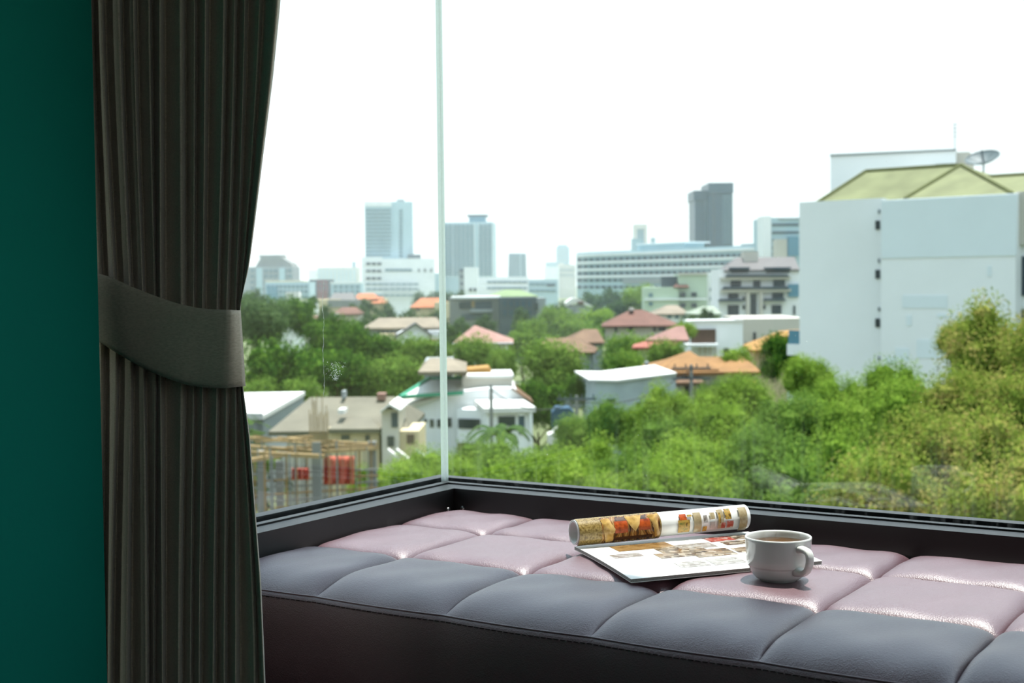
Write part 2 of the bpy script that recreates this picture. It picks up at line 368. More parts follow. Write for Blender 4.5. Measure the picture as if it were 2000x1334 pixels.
path = [(.0365, .0430), (.042, .0436), (.048, .0434), (.0530, .0424), (.0560, .0400), (.0572, .0360), (.0570, .0300), (.0552, .0240), (.0520, .0190), (.0475, .0158), (.0430, .0146), (.0360, .0160)]
wid = [.0075, .0062, .0056, .0054, .0053, .0052, .0051, .005, .005, .0052, .006, .0075]; thk = [.0052, .0042, .0036, .0034, .0033, .0032, .0032, .0032, .0033, .0036, .0044, .006]
vv = []
for k, (r, z) in enumerate(path):
    r *= CK * .98; z *= CK
    a0 = path[max(k - 1, 0)]; a1 = path[min(k + 1, len(path) - 1)]
    t = (haz * (a1[0] - a0[0]) + Vector((0, 0, a1[1] - a0[1]))).normalized(); nn = t.cross(hs).normalized(); c = cupP + haz * r + Vector((0, 0, z))
    for q in range(14):
        a = 2 * math.pi * q / 14; ca, sa = math.cos(a), math.sin(a)
        vv.append(c + hs * wid[k] * math.copysign(abs(ca) ** .7, ca) + nn * thk[k] * math.copysign(abs(sa) ** .7, sa))
h_ = mesh('handle', vv, grid_faces(14, len(path), True), m_china, cup, True)
md = h_.modifiers.new('s', 'SUBSURF'); md.levels = 1; md.render_levels = 2

# ------------------------------------------------------------------ magazine, its first half rolled up along the spine
m_paper = mat('glossy_paper', (236, 235, 230), .28, .5, .02, 6)
m_pages = mat('page_edges', (150, 148, 142), .8, .1, .25, 900)
def photo(name, cols, scale, kind='vor', rough=.25):
    m = bpy.data.materials.new(name); m.use_nodes = True; n = m.node_tree.nodes; l = m.node_tree.links; b = n['Principled BSDF']
    tc = n.new('ShaderNodeTexCoord'); rp = n.new('ShaderNodeValToRGB'); rp.color_ramp.interpolation = 'LINEAR'
    if kind == 'vor':
        t = n.new('ShaderNodeTexVoronoi'); t.distance = 'CHEBYCHEV'; t.inputs['Scale'].default_value = scale; sx = n.new('ShaderNodeSeparateXYZ'); l.new(t.outputs['Color'], sx.inputs[0]); src = sx.outputs[0]
    elif kind == 'wave':
        t = n.new('ShaderNodeTexWave'); t.inputs['Scale'].default_value = scale; t.inputs['Distortion'].default_value = 5; t.inputs['Detail'].default_value = 2; t.inputs['Detail Scale'].default_value = 1.5; src = t.outputs['Fac']
    else:
        t = n.new('ShaderNodeTexNoise'); t.inputs['Scale'].default_value = scale; t.inputs['Detail'].default_value = 6; src = t.outputs['Fac']
    l.new(tc.outputs['Object'], t.inputs['Vector'])
    e = rp.color_ramp.elements
    while len(e) < len(cols): e.new(.5)
    lo, hi = (.3, .7) if kind == 'noise' else (0, 1)
    for k, c in enumerate(cols): e[k].position = lo + (hi - lo) * k / max(1, len(cols) - 1); e[k].color = lin(c) + (1,)
    l.new(src, rp.inputs['Fac']); l.new(rp.outputs['Color'], b.inputs['Base Color'])
    b.inputs['Roughness'].default_value = rough
    return m
p_gold = photo('print_gold', [(96, 74, 30), (140, 116, 62), (168, 144, 90)], 420, 'noise')
p_drape = photo('print_drapes', [(52, 28, 14), (120, 74, 30), (160, 116, 58), (90, 48, 20), (176, 138, 82)], 30, 'wave')
p_swag = photo('print_swag', [(150, 112, 52), (206, 168, 96), (170, 130, 64)], 70, 'noise')
p_dark = photo('print_shadow', [(40, 24, 14), (84, 50, 26), (56, 32, 16)], 60, 'noise')
p_rust = photo('print_rust', [(110, 40, 12), (190, 84, 30), (90, 30, 10)], 90, 'noise')
p_room = photo('print_room', [(46, 30, 16), (120, 90, 60), (176, 164, 146), (74, 58, 44), (150, 130, 100)], 120)
p_pale = photo('print_pale', [(150, 144, 136), (176, 172, 166), (124, 114, 104), (172, 166, 160)], 160)
p_tan = photo('print_tan', [(120, 86, 44), (146, 112, 66), (160, 130, 86)], 60, 'noise')
p_red = photo('print_red', [(140, 36, 24), (170, 70, 54), (180, 160, 150)], 140)
p_orn = photo('print_ornament', [(90, 70, 30), (190, 150, 70), (120, 120, 60)], 200, 'noise')
p_beige = photo('print_beige', [(176, 160, 126), (154, 136, 100), (190, 178, 150)], 90, 'noise')
MT = ZC - .3412
P0 = Vector((.1365, 1.5747, MT)); P1 = Vector((.0779, 1.7729, MT)); P2 = Vector((.3193, 1.8654, MT))
ex = (P2 - P1).normalized(); ey = (P0 - P1); ey = (ey - ex * ey.dot(ex)).normalized(); ez = Vector((0, 0, 1))
ML = .257; MW = .206; TR = .0172
mag = empty('magazine', P1 - ez * .0046); tag(mag, 'open glossy magazine with its front half rolled up along the spine', 'magazine')
def mpt(s, t, h=0):               # s along the spine, t across the page
    z = .0015 * math.sin(math.pi * min(1, t / MW)) - .0003 * (t / MW) ** 2
    return P1 + ex * s + ey * t + ez * (z + h)
SH = -.019                         # the fore edge sits slightly to the left, as the stack fans out
def mp2(s, t, h=0): return mpt(s + SH * t / MW, t, h)
nt = 14
for lay, (h0, h1, m, nm) in enumerate(((-.0046, -.0040, m_paper, 'cover'), (-.0040, -.0004, m_pages, 'page_block'), (-.0004, 0, m_paper, 'top_page'))):
    vv = []
    for k in range(nt + 1):
        t = MW * k / nt - (.0012 if lay == 1 else 0) * (k == nt)
        vv += [mp2(0, t, h0), mp2(ML, t, h0), mp2(ML, t, h1), mp2(0, t, h1)]
    page_o = mesh(nm, vv, grid_faces(4, nt + 1, True) + [(0, 1, 2, 3), tuple(nt * 4 + q for q in range(4))], m, mag)
def print_rect(nm, s0, s1, t0, t1, m):
    vv = []
    for k in range(5): 
        t = t0 + (t1 - t0) * k / 4; vv += [mp2(s0, t, .0003), mp2(s1, t, .0003)]
    return mesh('printed_picture', vv, grid_faces(2, 5), m, page_o)
for a in ((.040, .120, .022, .062, p_tan), (.088, .150, .058, .098, p_room), (.074, .176, .094, .124, p_room), (.120, .176, .118, .136, p_room), (.176, .214, .020, .052, p_red), (.214, .256, .020, .050, p_room), (.186, .250, .056, .082, p_room),
          (.078, .118, .150, .178, p_pale), (.122, .166, .148, .180, p_pale), (.120, .172, .052, .084, p_pale), (.180, .232, .100, .128, p_room), (.196, .246, .132, .16, p_pale), (.020, .060, .078, .100, p_pale)):
    print_rect('x', *a)
# the roll: a spiral of sheets, resting on the page beside the spine
RC = P1 + ey * .005 + ez * (TR + .0015)
def roll_pt(s, ang, r): return RC + ex * (s * 1.015 + .001) + ez * (.003 * s / ML) + (ey * math.cos(ang) + ez * math.sin(ang)) * r
turns = 1.9; ns = 90; vv = []
for k in range(ns + 1):
    a = -2.2 - turns * 2 * math.pi * (1 - k / ns); r = TR - .0034 * (1 - k / ns)
    vv += [roll_pt(-.004, a, r), roll_pt(ML - .013, a, r)]
for k in range(ns + 1):
    a = -2.2 - turns * 2 * math.pi * (1 - k / ns); r = TR - .0034 * (1 - k / ns) - .0011
    vv += [roll_pt(-.004, a, r), roll_pt(ML - .013, a, r)]
n1 = (ns + 1) * 2; ff = grid_faces(2, ns + 1) + [tuple(q + n1 for q in f) for f in grid_faces(2, ns + 1)]
for k in range(ns): ff += [(2 * k, 2 * k + 2, n1 + 2 * k + 2, n1 + 2 * k), (2 * k + 1, 2 * k + 3, n1 + 2 * k + 3, n1 + 2 * k + 1)]
ff += [(0, 1, n1 + 1, n1), (n1 - 2, n1 - 1, 2 * n1 - 1, 2 * n1 - 2)]
roll_o = mesh('rolled_pages', vv, ff, m_paper, mag, True)
def roll_print(s0, s1, d0, d1, m, lift):   # d: degrees from the page side (0) over the top (90)
    vv = []
    n_ = max(3, int((d1 - d0) / 8))
    for k in range(n_ + 1):
        a = math.radians(d0 + (d1 - d0) * k / n_); vv += [roll_pt(s0, a, TR + lift), roll_pt(s1, a, TR + lift)]
    mesh('printed_picture', vv, grid_faces(2, n_ + 1), m, roll_o, True)
for k, a in enumerate(((-.003, .112, -75, 92, p_gold), (.028, .110, -58, 74, p_drape), (.046, .064, -8, 44, p_rust), (.080, .096, -4, 46, p_rust), (.050, .092, 44, 66, p_dark), (.040, .100, -44, -26, p_dark),
          (.136, .153, -34, 22, p_orn), (.139, .149, 22, 50, p_rust), (.150, .157, 34, 44, p_orn), (.159, .170, -40, 52, p_beige), (.172, .178, -38, -14, p_orn), (.173, .179, 2, 34, p_pale), (.183, .190, -24, 4, p_pale), (.183, .190, 14, 44, p_beige), (.194, .203, -30, 56, p_beige), (.1955, .1985, -6, 40, p_orn), (.199, .205, -30, -4, p_red), (.207, .217, -30, 2, p_red), (.205, .214, 8, 56, p_orn), (.226, .238, -56, 56, p_beige))):
    PL = .00025 + .00006 * k
    roll_print(*a, PL)

def roll_poly(pts, m, lift):
    # outline (s, degrees) fanned about its centre on the roll's surface
    cs = sum(p[0] for p in pts) / len(pts); ca = sum(p[1] for p in pts) / len(pts); vv = []; ff = []; n_ = len(pts); rings = 4
    for r in range(1, rings + 1): vv += [roll_pt(cs + (p[0] - cs) * r / rings, math.radians(ca + (p[1] - ca) * r / rings), TR + lift) for p in pts]
    vv.append(roll_pt(cs, math.radians(ca), TR + lift)); c = len(vv) - 1
    ff = [(c, k, (k + 1) % n_) for k in range(n_)]
    for r in range(rings - 1): ff += [(r * n_ + k, (r + 1) * n_ + k, (r + 1) * n_ + (k + 1) % n_, r * n_ + (k + 1) % n_) for k in range(n_)]
    mesh('printed_picture', vv, ff, m, roll_o, True)
roll_poly([(.062, 62), (.086, 64), (.080, 20), (.074, -6), (.068, 14)], p_swag, .0018)
roll_poly([(.028, 58), (.040, 62), (.046, 10), (.044, -40), (.034, -46), (.030, 0)], p_swag, .0018)
roll_poly([(.094, 60), (.110, 64), (.110, -30), (.104, -42), (.100, 0)], p_swag, .0018)

# ------------------------------------------------------------------ curtain gathered by a tieback
def cloth_mat():
    m = bpy.data.materials.new('taupe_curtain_cloth'); m.use_nodes = True; n = m.node_tree.nodes; l = m.node_tree.links; b = n['Principled BSDF']
    tc = n.new('ShaderNodeTexCoord'); mp = n.new('ShaderNodeMapping'); mp.inputs['Scale'].default_value = (180, 180, 520); l.new(tc.outputs['Object'], mp.inputs[0])
    nz = n.new('ShaderNodeTexNoise'); nz.inputs['Scale'].default_value = 1; nz.inputs['Detail'].default_value = 3; l.new(mp.outputs[0], nz.inputs['Vector'])
    rp = n.new('ShaderNodeValToRGB'); rp.color_ramp.elements[0].color = lin((152, 140, 122)) + (1,); rp.color_ramp.elements[1].color = lin((200, 187, 167)) + (1,)
    l.new(nz.outputs['Fac'], rp.inputs['Fac']); l.new(rp.outputs['Color'], b.inputs['Base Color'])
    bp = n.new('ShaderNodeBump'); bp.inputs['Strength'].default_value = .35; bp.inputs['Distance'].default_value = .0008; l.new(nz.outputs['Fac'], bp.inputs['Height']); l.new(bp.outputs[0], b.inputs['Normal'])
    b.inputs['Roughness'].default_value = .9; b.inputs['Specular IOR Level'].default_value = .15; b.inputs['Sheen Weight'].default_value = .25
    return m
m_cloth = cloth_mat()
CV = 1.115                         # the curtain hangs in this plane across the bay opening
def on_v(px, py, v):
    d = ray(px, py); t = v / d.dot(VX); return CAM + d * t
curtain = empty('curtain', W(-1.12, CV, -ZC)); tag(curtain, 'taupe cloth curtain in tied back pleats beside the teal wall', 'curtain')
# pleat ridges, as pixel columns at the top of the view, at the tieback and at the foot
top = [150, 178, 196, 233, 260, 293, 311, 357, 380, 400, 438, 460, 477, 509, 549]
tie = [170, 199, 226, 256, 280, 305, 312, 360, 378, 395, 424, 444, 460, 470, 469]
low = [172, 197, 214, 246, 290, 300, 316, 352, 372, 388, 416, 440, 459, 502, 519]
ROWS = [(-2100, 1.06, 'top'), (0, 1, 'top')]
redge = [(-2000, 640), (0, 549), (150, 534), (300, 515), (420, 500), (520, 487), (600, 468), (610, 467), (750, 474), (850, 488), (1020, 501), (1130, 510), (1334, 519), (1800, 528), (2600, 540)]
def ridge_x(i, y):
    t0, t1, t2 = top[i], tie[i], low[i]
    if y <= 0: x = t0 + (t0 - 350) * .00025 * (-y)
    elif y < 600: s = y / 600; s = s ** 1.35; x = t0 + (t1 - t0) * s
    elif y < 760: x = t1
    else:
        s = min(1.25, (y - 760) / 574); s = 1 - (1 - min(1, s)) ** 1.6 + max(0, s - 1) * .2; x = t1 + (t2 - t1) * s
    fix = interp(redge, y)
    last = {True: 0}.get(False, 0)
    if i == len(top) - 1: x = fix
    return x
ys = [-1850, -1400, -900, -500, -250, -100] + [k * 25 for k in range(0, 57)] + [1450, 1550, 1670]
NS = 13
vv = []; ncol = None
depth_i = [rnd.uniform(.8, 1.2) for _ in top]
for y in ys:
    row = []
    squeeze = 1 - .35 * math.exp(-((y - 680) / 220.0) ** 2)
    xs = [ridge_x(i, y) for i in range(len(top))]
    for i in range(len(top) - 1):
        xa, xb = xs[i], xs[i + 1]; wpx = xb - xa
        for k in range(NS):
            s = k / NS
            # each pleat: sharp fold at the ridge, falls back quickly, then rolls forward to the next ridge
            if s < .16: d = math.cos(s / .16 * math.pi / 2) ** 1.1
            else: q = (s - .16) / .84; d = .55 * q + .45 * q ** 3
            if i == len(top) - 2: d = math.cos(s / .10 * math.pi / 2) * .6 if s < .10 else 1.15 * math.sin(math.pi * min(1, (s - .10) * .62 + .02)) ** .8
            xx = xa + wpx * (s + .07 * math.sin(2 * math.pi * s))
            amp = (.015 + .0004 * min(wpx, 50)) * depth_i[i] * squeeze
            row.append((xx, d * amp))
    row.append((xs[-1] + .5, .004)); row.append((xs[-1] - 2, -.014)); row.append((xs[-1] - 14, -.03))
    bulge = .03 * math.exp(-((y - 0) / 900.0) ** 2) if y < 600 else 0
    for xx, d in row: vv.append(on_v(xx, y, CV - d))
    ncol = len(row)
cl = mesh('pleated_cloth', vv, grid_faces(ncol, len(ys)), m_cloth, curtain, True)
sm_ = cl.modifiers.new('smooth', 'SUBSURF'); sm_.levels = 0; sm_.render_levels = 1
# tieback band
tb_top = [(150, 520), (192, 534), (222, 544), (255, 559), (300, 577), (336, 590), (370, 599), (399, 604), (436, 606), (467, 607)]
tb_bot = [(150, 640), (196, 666), (228, 687), (261, 706), (300, 726), (336, 740), (360, 748), (380, 752), (424, 757), (477, 753)]
nuu, nvv = 44, 14; vv = []
for j in range(nvv + 1):
    t = j / nvv
    for i in range(nuu + 1):
        s = i / nuu; k = s * 9; q = min(8, int(k)); fr = k - q
        # smooth along the band
        a0 = [tb_top[max(0, min(9, q + o))] for o in (-1, 0, 1, 2)]; b0 = [tb_bot[max(0, min(9, q + o))] for o in (-1, 0, 1, 2)]
        cr = lambda p, c: .5 * (2 * p[1][c] + (p[2][c] - p[0][c]) * fr + (2 * p[0][c] - 5 * p[1][c] + 4 * p[2][c] - p[3][c]) * fr * fr + (3 * p[1][c] - p[0][c] - 3 * p[2][c] + p[3][c]) * fr ** 3)
        ta = (cr(a0, 0), cr(a0, 1)); ba = (cr(b0, 0), cr(b0, 1))
        x = ta[0] + (ba[0] - ta[0]) * t; y = ta[1] + (ba[1] - ta[1]) * t
        d = .040 + .008 * math.sin(math.pi * min(1, s * 1.05)) - .006 * abs(2 * t - 1) ** 3 + .0012 * math.sin(9 * s + 4 * t) - .040 * max(0, s - .93) / .07 * .5 - .02 * max(0, .12 - s) / .12
        vv.append(on_v(x, y, CV - d))
tb = mesh('tieback_band', vv, grid_faces(nuu + 1, nvv + 1), m_cloth, curtain, True); tag(tb, 'wide taupe cloth tieback')
so = tb.modifiers.new('t', 'SOLIDIFY'); so.thickness = .004; so.offset = 0

# ================================================================== outside: street level, town, trees
ground_m = mat('street_level_ground', (92, 100, 70), .95, .1, .4, .03)
def quad(name, pts, m): return mesh(name, pts, [tuple(range(len(pts)))], m)
g_ = mesh('ground', [Vector((-2600, -2600, ZG)), Vector((2600, -2600, ZG)), Vector((2600, 4200, ZG)), Vector((-2600, 4200, ZG)), Vector((-2600, -2600, ZG - .5)), Vector((2600, -2600, ZG - .5)), Vector((2600, 4200, ZG - .5)), Vector((-2600, 4200, ZG - .5))], BOXF, ground_m)
tag(g_, 'street level ground under the houses and trees', kind='structure')

class Fac:
    """a facade: plan origin A, unit direction e along it, n into the building"""
    def __init__(s, root, A, e):
        s.root = root; s.A = Vector((A.x, A.y, 0)); s.e = e.normalized(); n = Vector((-e.y, e.x, 0)).normalized()
        s.n = n if n.dot(s.A) > 0 else -n
    def loc(s, px, py, d=0):
        r = ray(px, py); o = s.A + s.n * d; t = (o - Vector((0, 0, 0))).dot(s.n) / r.dot(s.n); P = CAM + r * t
        return (P - s.A).dot(s.e), P.z
    def pt(s, u, d, z): q = s.A + s.e * u + s.n * d; return Vector((q.x, q.y, z))
    def rect(s, x0, x1, y0, y1, d=0):
        ym = y0 if y1 is None else (y0 + y1) / 2
        ua = s.loc(x0, ym, d)[0]; ub = s.loc(x1, ym, d)[0]; xm = (x0 + x1) / 2
        return ua, ub, (ZG if y1 is None else s.loc(xm, y1, d)[1]), s.loc(xm, y0, d)[1]
    def boxm(s, name, m, u0_, u1_, z0, z1, d0, d1, parent=None):
        b = [s.pt(u0_, d0, z0), s.pt(u1_, d0, z0), s.pt(u1_, d1, z0), s.pt(u0_, d1, z0)]
        t = [s.pt(u0_, d0, z1), s.pt(u1_, d0, z1), s.pt(u1_, d1, z1), s.pt(u0_, d1, z1)]
        return mesh(name, b + t, BOXF, m, parent or s.root)
    def box(s, name, m, x0, x1, y0, y1=None, d0=0, d1=10, parent=None):
        return s.boxm(name, m, *s.rect(x0, x1, y0, y1, d0), d0, d1, parent)
    def win(s, x0, x1, y0, y1, m=None, name='window', d=0, parent=None):
        u0_, u1_, z0, z1 = s.rect(x0, x1, y0, y1, d); return s.boxm(name, m or m_dark, u0_, u1_, z0, z1, d - .06 - .0006 * abs(s.A.y), d + .2, parent)
    def rows(s, x0, x1, ys_, h, n, fill, m=None, dyl=0, name='window', d=0):
        for y in ys_:
            for k in range(n):
                w_ = (x1 - x0) / n; a = x0 + w_ * k + w_ * (1 - fill) / 2; yy = y + dyl * (k + .5) / n
                s.win(a, a + w_ * fill, yy, yy + h, m, name, d)
    def hip(s, name, m, x0, x1, ye, rx0, rx1, yr, D, oh=.4, th=.25, parent=None):
        u0_, ze = s.loc(x0, ye, -oh); u1_, _ = s.loc(x1, ye, -oh); ze = s.loc((x0 + x1) / 2, ye, -oh)[1]
        ra, za = s.loc(rx0, yr, D / 2); rb, zb = s.loc(rx1, yr, D / 2); zr = za
        v = [s.pt(u0_, -oh, ze - th), s.pt(u1_, -oh, ze - th), s.pt(u1_, D + oh, ze - th), s.pt(u0_, D + oh, ze - th), s.pt(u0_, -oh, ze), s.pt(u1_, -oh, ze), s.pt(u1_, D + oh, ze), s.pt(u0_, D + oh, ze)]
        if abs(rx1 - rx0) < 1: v += [s.pt(ra, D / 2, zr)]; f = [(4, 5, 8), (5, 6, 8), (6, 7, 8), (7, 4, 8)]
        else: v += [s.pt(ra, D / 2, zr), s.pt(rb, D / 2, zr)]; f = [(4, 5, 9, 8), (5, 6, 9), (6, 7, 8, 9), (7, 4, 8)]
        s.last = v
        return mesh(name, v, [(0, 1, 2, 3)] + BOXF[2:] + f, m, parent or s.root)
    def ext(s, name, m, pts, d0, d1, parent=None):
        """outline in pixels on the facade, extruded from depth d0 to d1"""
        uz = [s.loc(x, y, d0) for x, y in pts]; n = len(uz)
        v = [s.pt(u, d0, z) for u, z in uz] + [s.pt(u, d1, z) for u, z in uz]
        f = [tuple(range(n)), tuple(range(n, 2 * n))] + [(k, (k + 1) % n, n + (k + 1) % n, n + k) for k in range(n)]
        return mesh(name, v, f, m, parent or s.root)
def hdir(p, q):
    n = ray(*p).cross(ray(*q)); d = n.cross(Vector((0, 0, 1))).normalized(); return d if d.x > 0 else -d
def building(name, label, xl, Y, line=None, dy=0, cat='building', group=None):
    A = Q(xl, 560, Y)
    e = hdir(*line) if line else Vector((1, dy, 0)).normalized()
    root = empty(name, (A.x, A.y, ZG)); tag(root, label, cat, group)
    return Fac(root, A, e)
def side(f, u, d0=0, into=1):
    """facade of the same building along its side, starting at facade coordinate u"""
    g = Fac(f.root, f.pt(u, d0, 0), f.n); return g

m_white = mat('white_render', (222, 225, 226), .85, .2, .05, .15)
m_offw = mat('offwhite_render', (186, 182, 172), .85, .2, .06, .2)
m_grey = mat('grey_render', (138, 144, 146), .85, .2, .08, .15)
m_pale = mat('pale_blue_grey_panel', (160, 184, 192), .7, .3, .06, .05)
m_conc = mat('concrete_grey', (120, 122, 120), .9, .15, .12, .3)
m_cream = mat('cream_render', (188, 174, 142), .85, .2, .08, .2)
m_mint = mat('mint_render', (172, 188, 168), .85, .2, .05, .2)
m_dark = mat('dark_window_glass', (38, 48, 54), .25, .5, .2, .4)
m_band = mat('tinted_band_glazing', (78, 110, 122), .3, .5, .12, .1)
m_bgl = mat('blue_curtain_wall', (84, 130, 150), .25, .5, .1, .03)
m_dtow = mat('dark_tower_cladding', (34, 62, 80), .4, .4, .15, .05)
m_slate = mat('slate_panel', (62, 72, 80), .7, .3, .12, .3)
m_brown = mat('brown_louvre', (92, 74, 62), .8, .2, .15, 2)
m_pipe = mat('grey_roof_sheet', (88, 86, 86), .7, .3, .1, .3)
m_wood = mat('weathered_formwork', (140, 118, 84), .9, .1, .25, 1.5)
m_redsheet = mat('red_tarpaulin', (196, 104, 88), .7, .2, .2, .6)
m_whiteroof = mat('white_roof_sheet', (200, 200, 196), .6, .3, .05, .3)
m_greenrim = mat('green_roof_trim', (60, 150, 120), .6, .3, .1, .4)
r_orange = tilemat('orange_roof_tile', (126, 92, 54), .35)
r_bright = tilemat('bright_orange_tile', (152, 90, 58), .5)
r_rust = tilemat('rust_roof_tile', (96, 66, 56), .35)
r_brown = tilemat('brown_roof_tile', (102, 78, 60), .35)
r_pink = tilemat('pink_roof_tile', (138, 104, 96), .35)
r_tan = tilemat('tan_roof_tile', (118, 108, 94), .35)
r_olive = tilemat('olive_roof_tile', (106, 110, 78), .42)
r_grey = tilemat('weathered_grey_shingle', (98, 94, 82), .3)
r_green = tilemat('light_green_roof', (104, 122, 86), .6)
r_yel = tilemat('yellow_ochre_tile', (150, 112, 60), .35)

# ---- big white block at the right with the olive tiled roof
f = building('white_apartment_block', 'large blank white block with olive tiled roof above the scrub', 1721, 86, line=((1721, 386), (1985, 372)), cat='building')
f.box('wall', m_white, 1721, 1984, 384, None, 0, 15)
f.box('rear_wall', m_white, 1561, 1722, 391, None, 1.2, 15)
f.box('end_wall', m_white, 1984, 2200, 372, None, 1.0, 15)
f.box('wall_upper_band', mat('grey_white_render', (210, 219, 223), .85, .2, .04, .2), 1721.5, 1984, 386, 502, -.05, .1)
for y in (431, 527, 622, 718):
    f.win(1711, 1719, y, y + 17, d=1.2); f.win(1716, 1719, y - 22, y - 14, m_grey, 'vent', 1.2)
for a in ((1762, 1850, 577, 602), (1748, 1775, 680, 706), (1790, 1852, 664, 700), (1830, 1856, 613, 620), (1728, 1750, 698, 712), (1770, 1780, 616, 636), (1928, 1936, 520, 540)):
    f.box('paint_patch', MATS['grey_white_render'], *a, -.03, .1)
for y0, y1 in ((500, 578), (604, 668)): f.win(1990, 2060, y0, y1, m_slate, 'window', 1.0)
f.box('corner_frame', m_offw, 1984, 2000, 374, 478, .5, 1.0)
m_ridge = mat('dark_olive_ridge', (84, 88, 54), .8, .2, .1, 2)
for nm, args, edges in (('roof', (1586, 1830, 397, 1692, 1870, 335, 11, -1.5), ((4, 8), (8, 9))), ('roof_gable', (1768, 1976, 383, 1877, 1877.5, 323, 11, -.6), ((4, 8), (5, 8))), ('roof_wing', (1900, 2250, 378, 1930, 2200, 346, 11, -1.4), ((8, 9),))):
    ro_ = f.hip(nm, r_olive, *args)
    for i0, i1 in edges: vv, ff = tube_mesh([f.last[i0] + Vector((0, 0, .03)), f.last[i1] + Vector((0, 0, .03))], .13, 6); mesh('ridge_cap', vv, ff, m_ridge, ro_)
f.box('balcony_slab', m_white, 1537, 1562, 672, 694, 2.5, 6)
f.box('balcony_glass', m_bgl, 1540, 1562, 645, 672, 2.6, 2.75)
f.box('balcony_glass', m_bgl, 1539, 1562, 737, 768, 2.6, 2.75)
f.box('balcony_slab', m_white, 1537, 1562, 768, 790, 2.5, 6)
f2 = building('rooftop_machine_room', 'pale rooftop box rising behind the olive roof', 1622, 106, line=((1622, 302), (1870, 291)), cat='roof structure')
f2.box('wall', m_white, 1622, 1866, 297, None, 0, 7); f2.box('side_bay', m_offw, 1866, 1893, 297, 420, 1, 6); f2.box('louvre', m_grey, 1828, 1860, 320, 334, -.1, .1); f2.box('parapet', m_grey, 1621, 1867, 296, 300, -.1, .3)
# satellite dish and aerial
dp = Q(1921, 312, 99); dish = empty('satellite_dish', dp - Vector((0, 0, 2.2))); tag(dish, 'mesh satellite dish on a mast above the olive roof', 'satellite dish')
vv = []; ax = Vector((-.30, -.35, .88)).normalized(); b1 = ax.cross(Vector((0, 1, 0))).normalized(); b2 = ax.cross(b1)
for k in range(7):
    r = 1.18 * k / 6 + .03
    vv += [dp + Vector((0, 0, -.2)) + ax * (.42 * (r / 1.18) ** 2) + b1 * r * math.cos(q * math.pi / 14) + b2 * r * math.sin(q * math.pi / 14) for q in range(28)]
m_mesh = mat('dish_mesh_grey', (86, 98, 100), .6, .4, .1, 3)
ff = grid_faces(28, 7, True); o = mesh('dish_mesh', vv, ff, m_mesh, dish); md = o.modifiers.new('t', 'SOLIDIFY'); md.thickness = .02
for q in range(0, 28, 4):
    vv, ff = tube_mesh([dp + Vector((0, 0, -.2)) + ax * (.42 * (r / 1.18) ** 2) + b1 * r * math.cos(q * math.pi / 14) + b2 * r * math.sin(q * math.pi / 14) for r in (.05, .4, .8, 1.18)], .02, 5); mesh('rib', vv, ff, m_mesh, dish)
vv, ff = tube_mesh([dp + Vector((0, 0, -.2)) + ax * .42 + b1 * 1.18 * math.cos(q * math.pi / 14) + b2 * 1.18 * math.sin(q * math.pi / 14) for q in range(29)], .035, 5); mesh('rim', vv, ff, m_mesh, dish)
vv, ff = tube_mesh([dp + Vector((0, 0, -2.6)), dp + Vector((0, 0, -.2))], .06, 6); mesh('mast', vv, ff, m_mesh, dish)
vv, ff = tube_mesh([dp + Vector((0, 0, -.2)), dp + ax * .75], .05, 6); mesh('feed_horn', vv, ff, m_slate, dish)
ap = Q(1865, 292, 106); aer = empty('roof_aerial', ap); tag(aer, 'thin roof aerial standing on the pale rooftop box', 'aerial')
vv, ff = tube_mesh([ap, ap + Vector((0, 0, 2.0))], .035, 5); mesh('mast', vv, ff, m_mesh, aer)
for k in range(4): vv, ff = tube_mesh([ap + Vector((-.18, 0, 1.0 + k * .3)), ap + Vector((.18, 0, 1.0 + k * .3))], .02, 4); mesh('crossbar', vv, ff, m_mesh, aer)

# ---- skyline
f = building('office_tower', 'tall white office tower with window bands and stepped podium left of pane joint', 712, 640, dy=.10)
f.box('wall', m_pale, 712, 765, 396, None, 0, 14); f.box('wall_right', m_pale, 765, 806, 394, None, 1.5, 14)
f.box('parapet', m_white, 711, 765, 394, 403, -.4, 2)
f.rows(714, 764, [409 + 7.3 * k for k in range(13)], 3.4, 1, 1, m_band, name='window_band')
f.rows(780, 786, [410 + 7.3 * k for k in range(13)], 4.4, 1, 1, m_band, d=1.5)
f.box('podium', m_white, 706, 747, 502, None, -8, 6); f.box('podium_wing', m_white, 747, 849, 505, None, -6, 10); f.box('podium_end', m_pale, 849, 864, 534, None, -5, 10)
f.rows(714, 746, (512.5, 526.5, 541), 5.5, 3, .8, m_dark, d=-8)
f.rows(752, 805, (525,), 5, 6, .94, m_band, d=-6); f.rows(812, 848, (525,), 6, 3, .3, m_dark, d=-6)
for y in (553, 563, 575): f.rows(714, 818, (y,), 3.6, 9, .86, m_band, d=-8.2)
f.box('roof_plant', m_slate, 797, 822, 497, 505, -3, 3); f.box('roof_plant', m_grey, 775, 790, 389, 395, 4, 8)
f = building('glass_tower', 'blue grey gridded tower with flat rooftop canopy behind the pane joint', 866, 720, dy=-.06)
f.box('wall', m_pale, 866, 962, 434, None, 0, 25); f.box('penthouse', m_bgl, 916, 948, 422, 434, 4, 14); f.box('canopy', m_slate, 912, 951, 419, 422.5, 3, 15)
for x0, x1 in ((867, 884), (886, 925), (935, 961)): f.rows(x0, x1, [439 + 5.6 * k for k in range(18)], 3.0, 1, 1, m_band, name='window_band')
for k in range(12): f.box('pier', m_white, 866 + k * 8.6, 867.2 + k * 8.6, 436, 542, -.25, .1)
f.box('side_wing', m_pale, 858, 868, 515, None, -4, 10)
f = building('white_wall_block', 'plain white block with a few dark windows below the gridded tower', 903, 560)
f.box('wall', m_white, 906, 933, 522, None, 0, 12); f.box('stair', m_grey, 896, 906, 526, None, .5, 10)
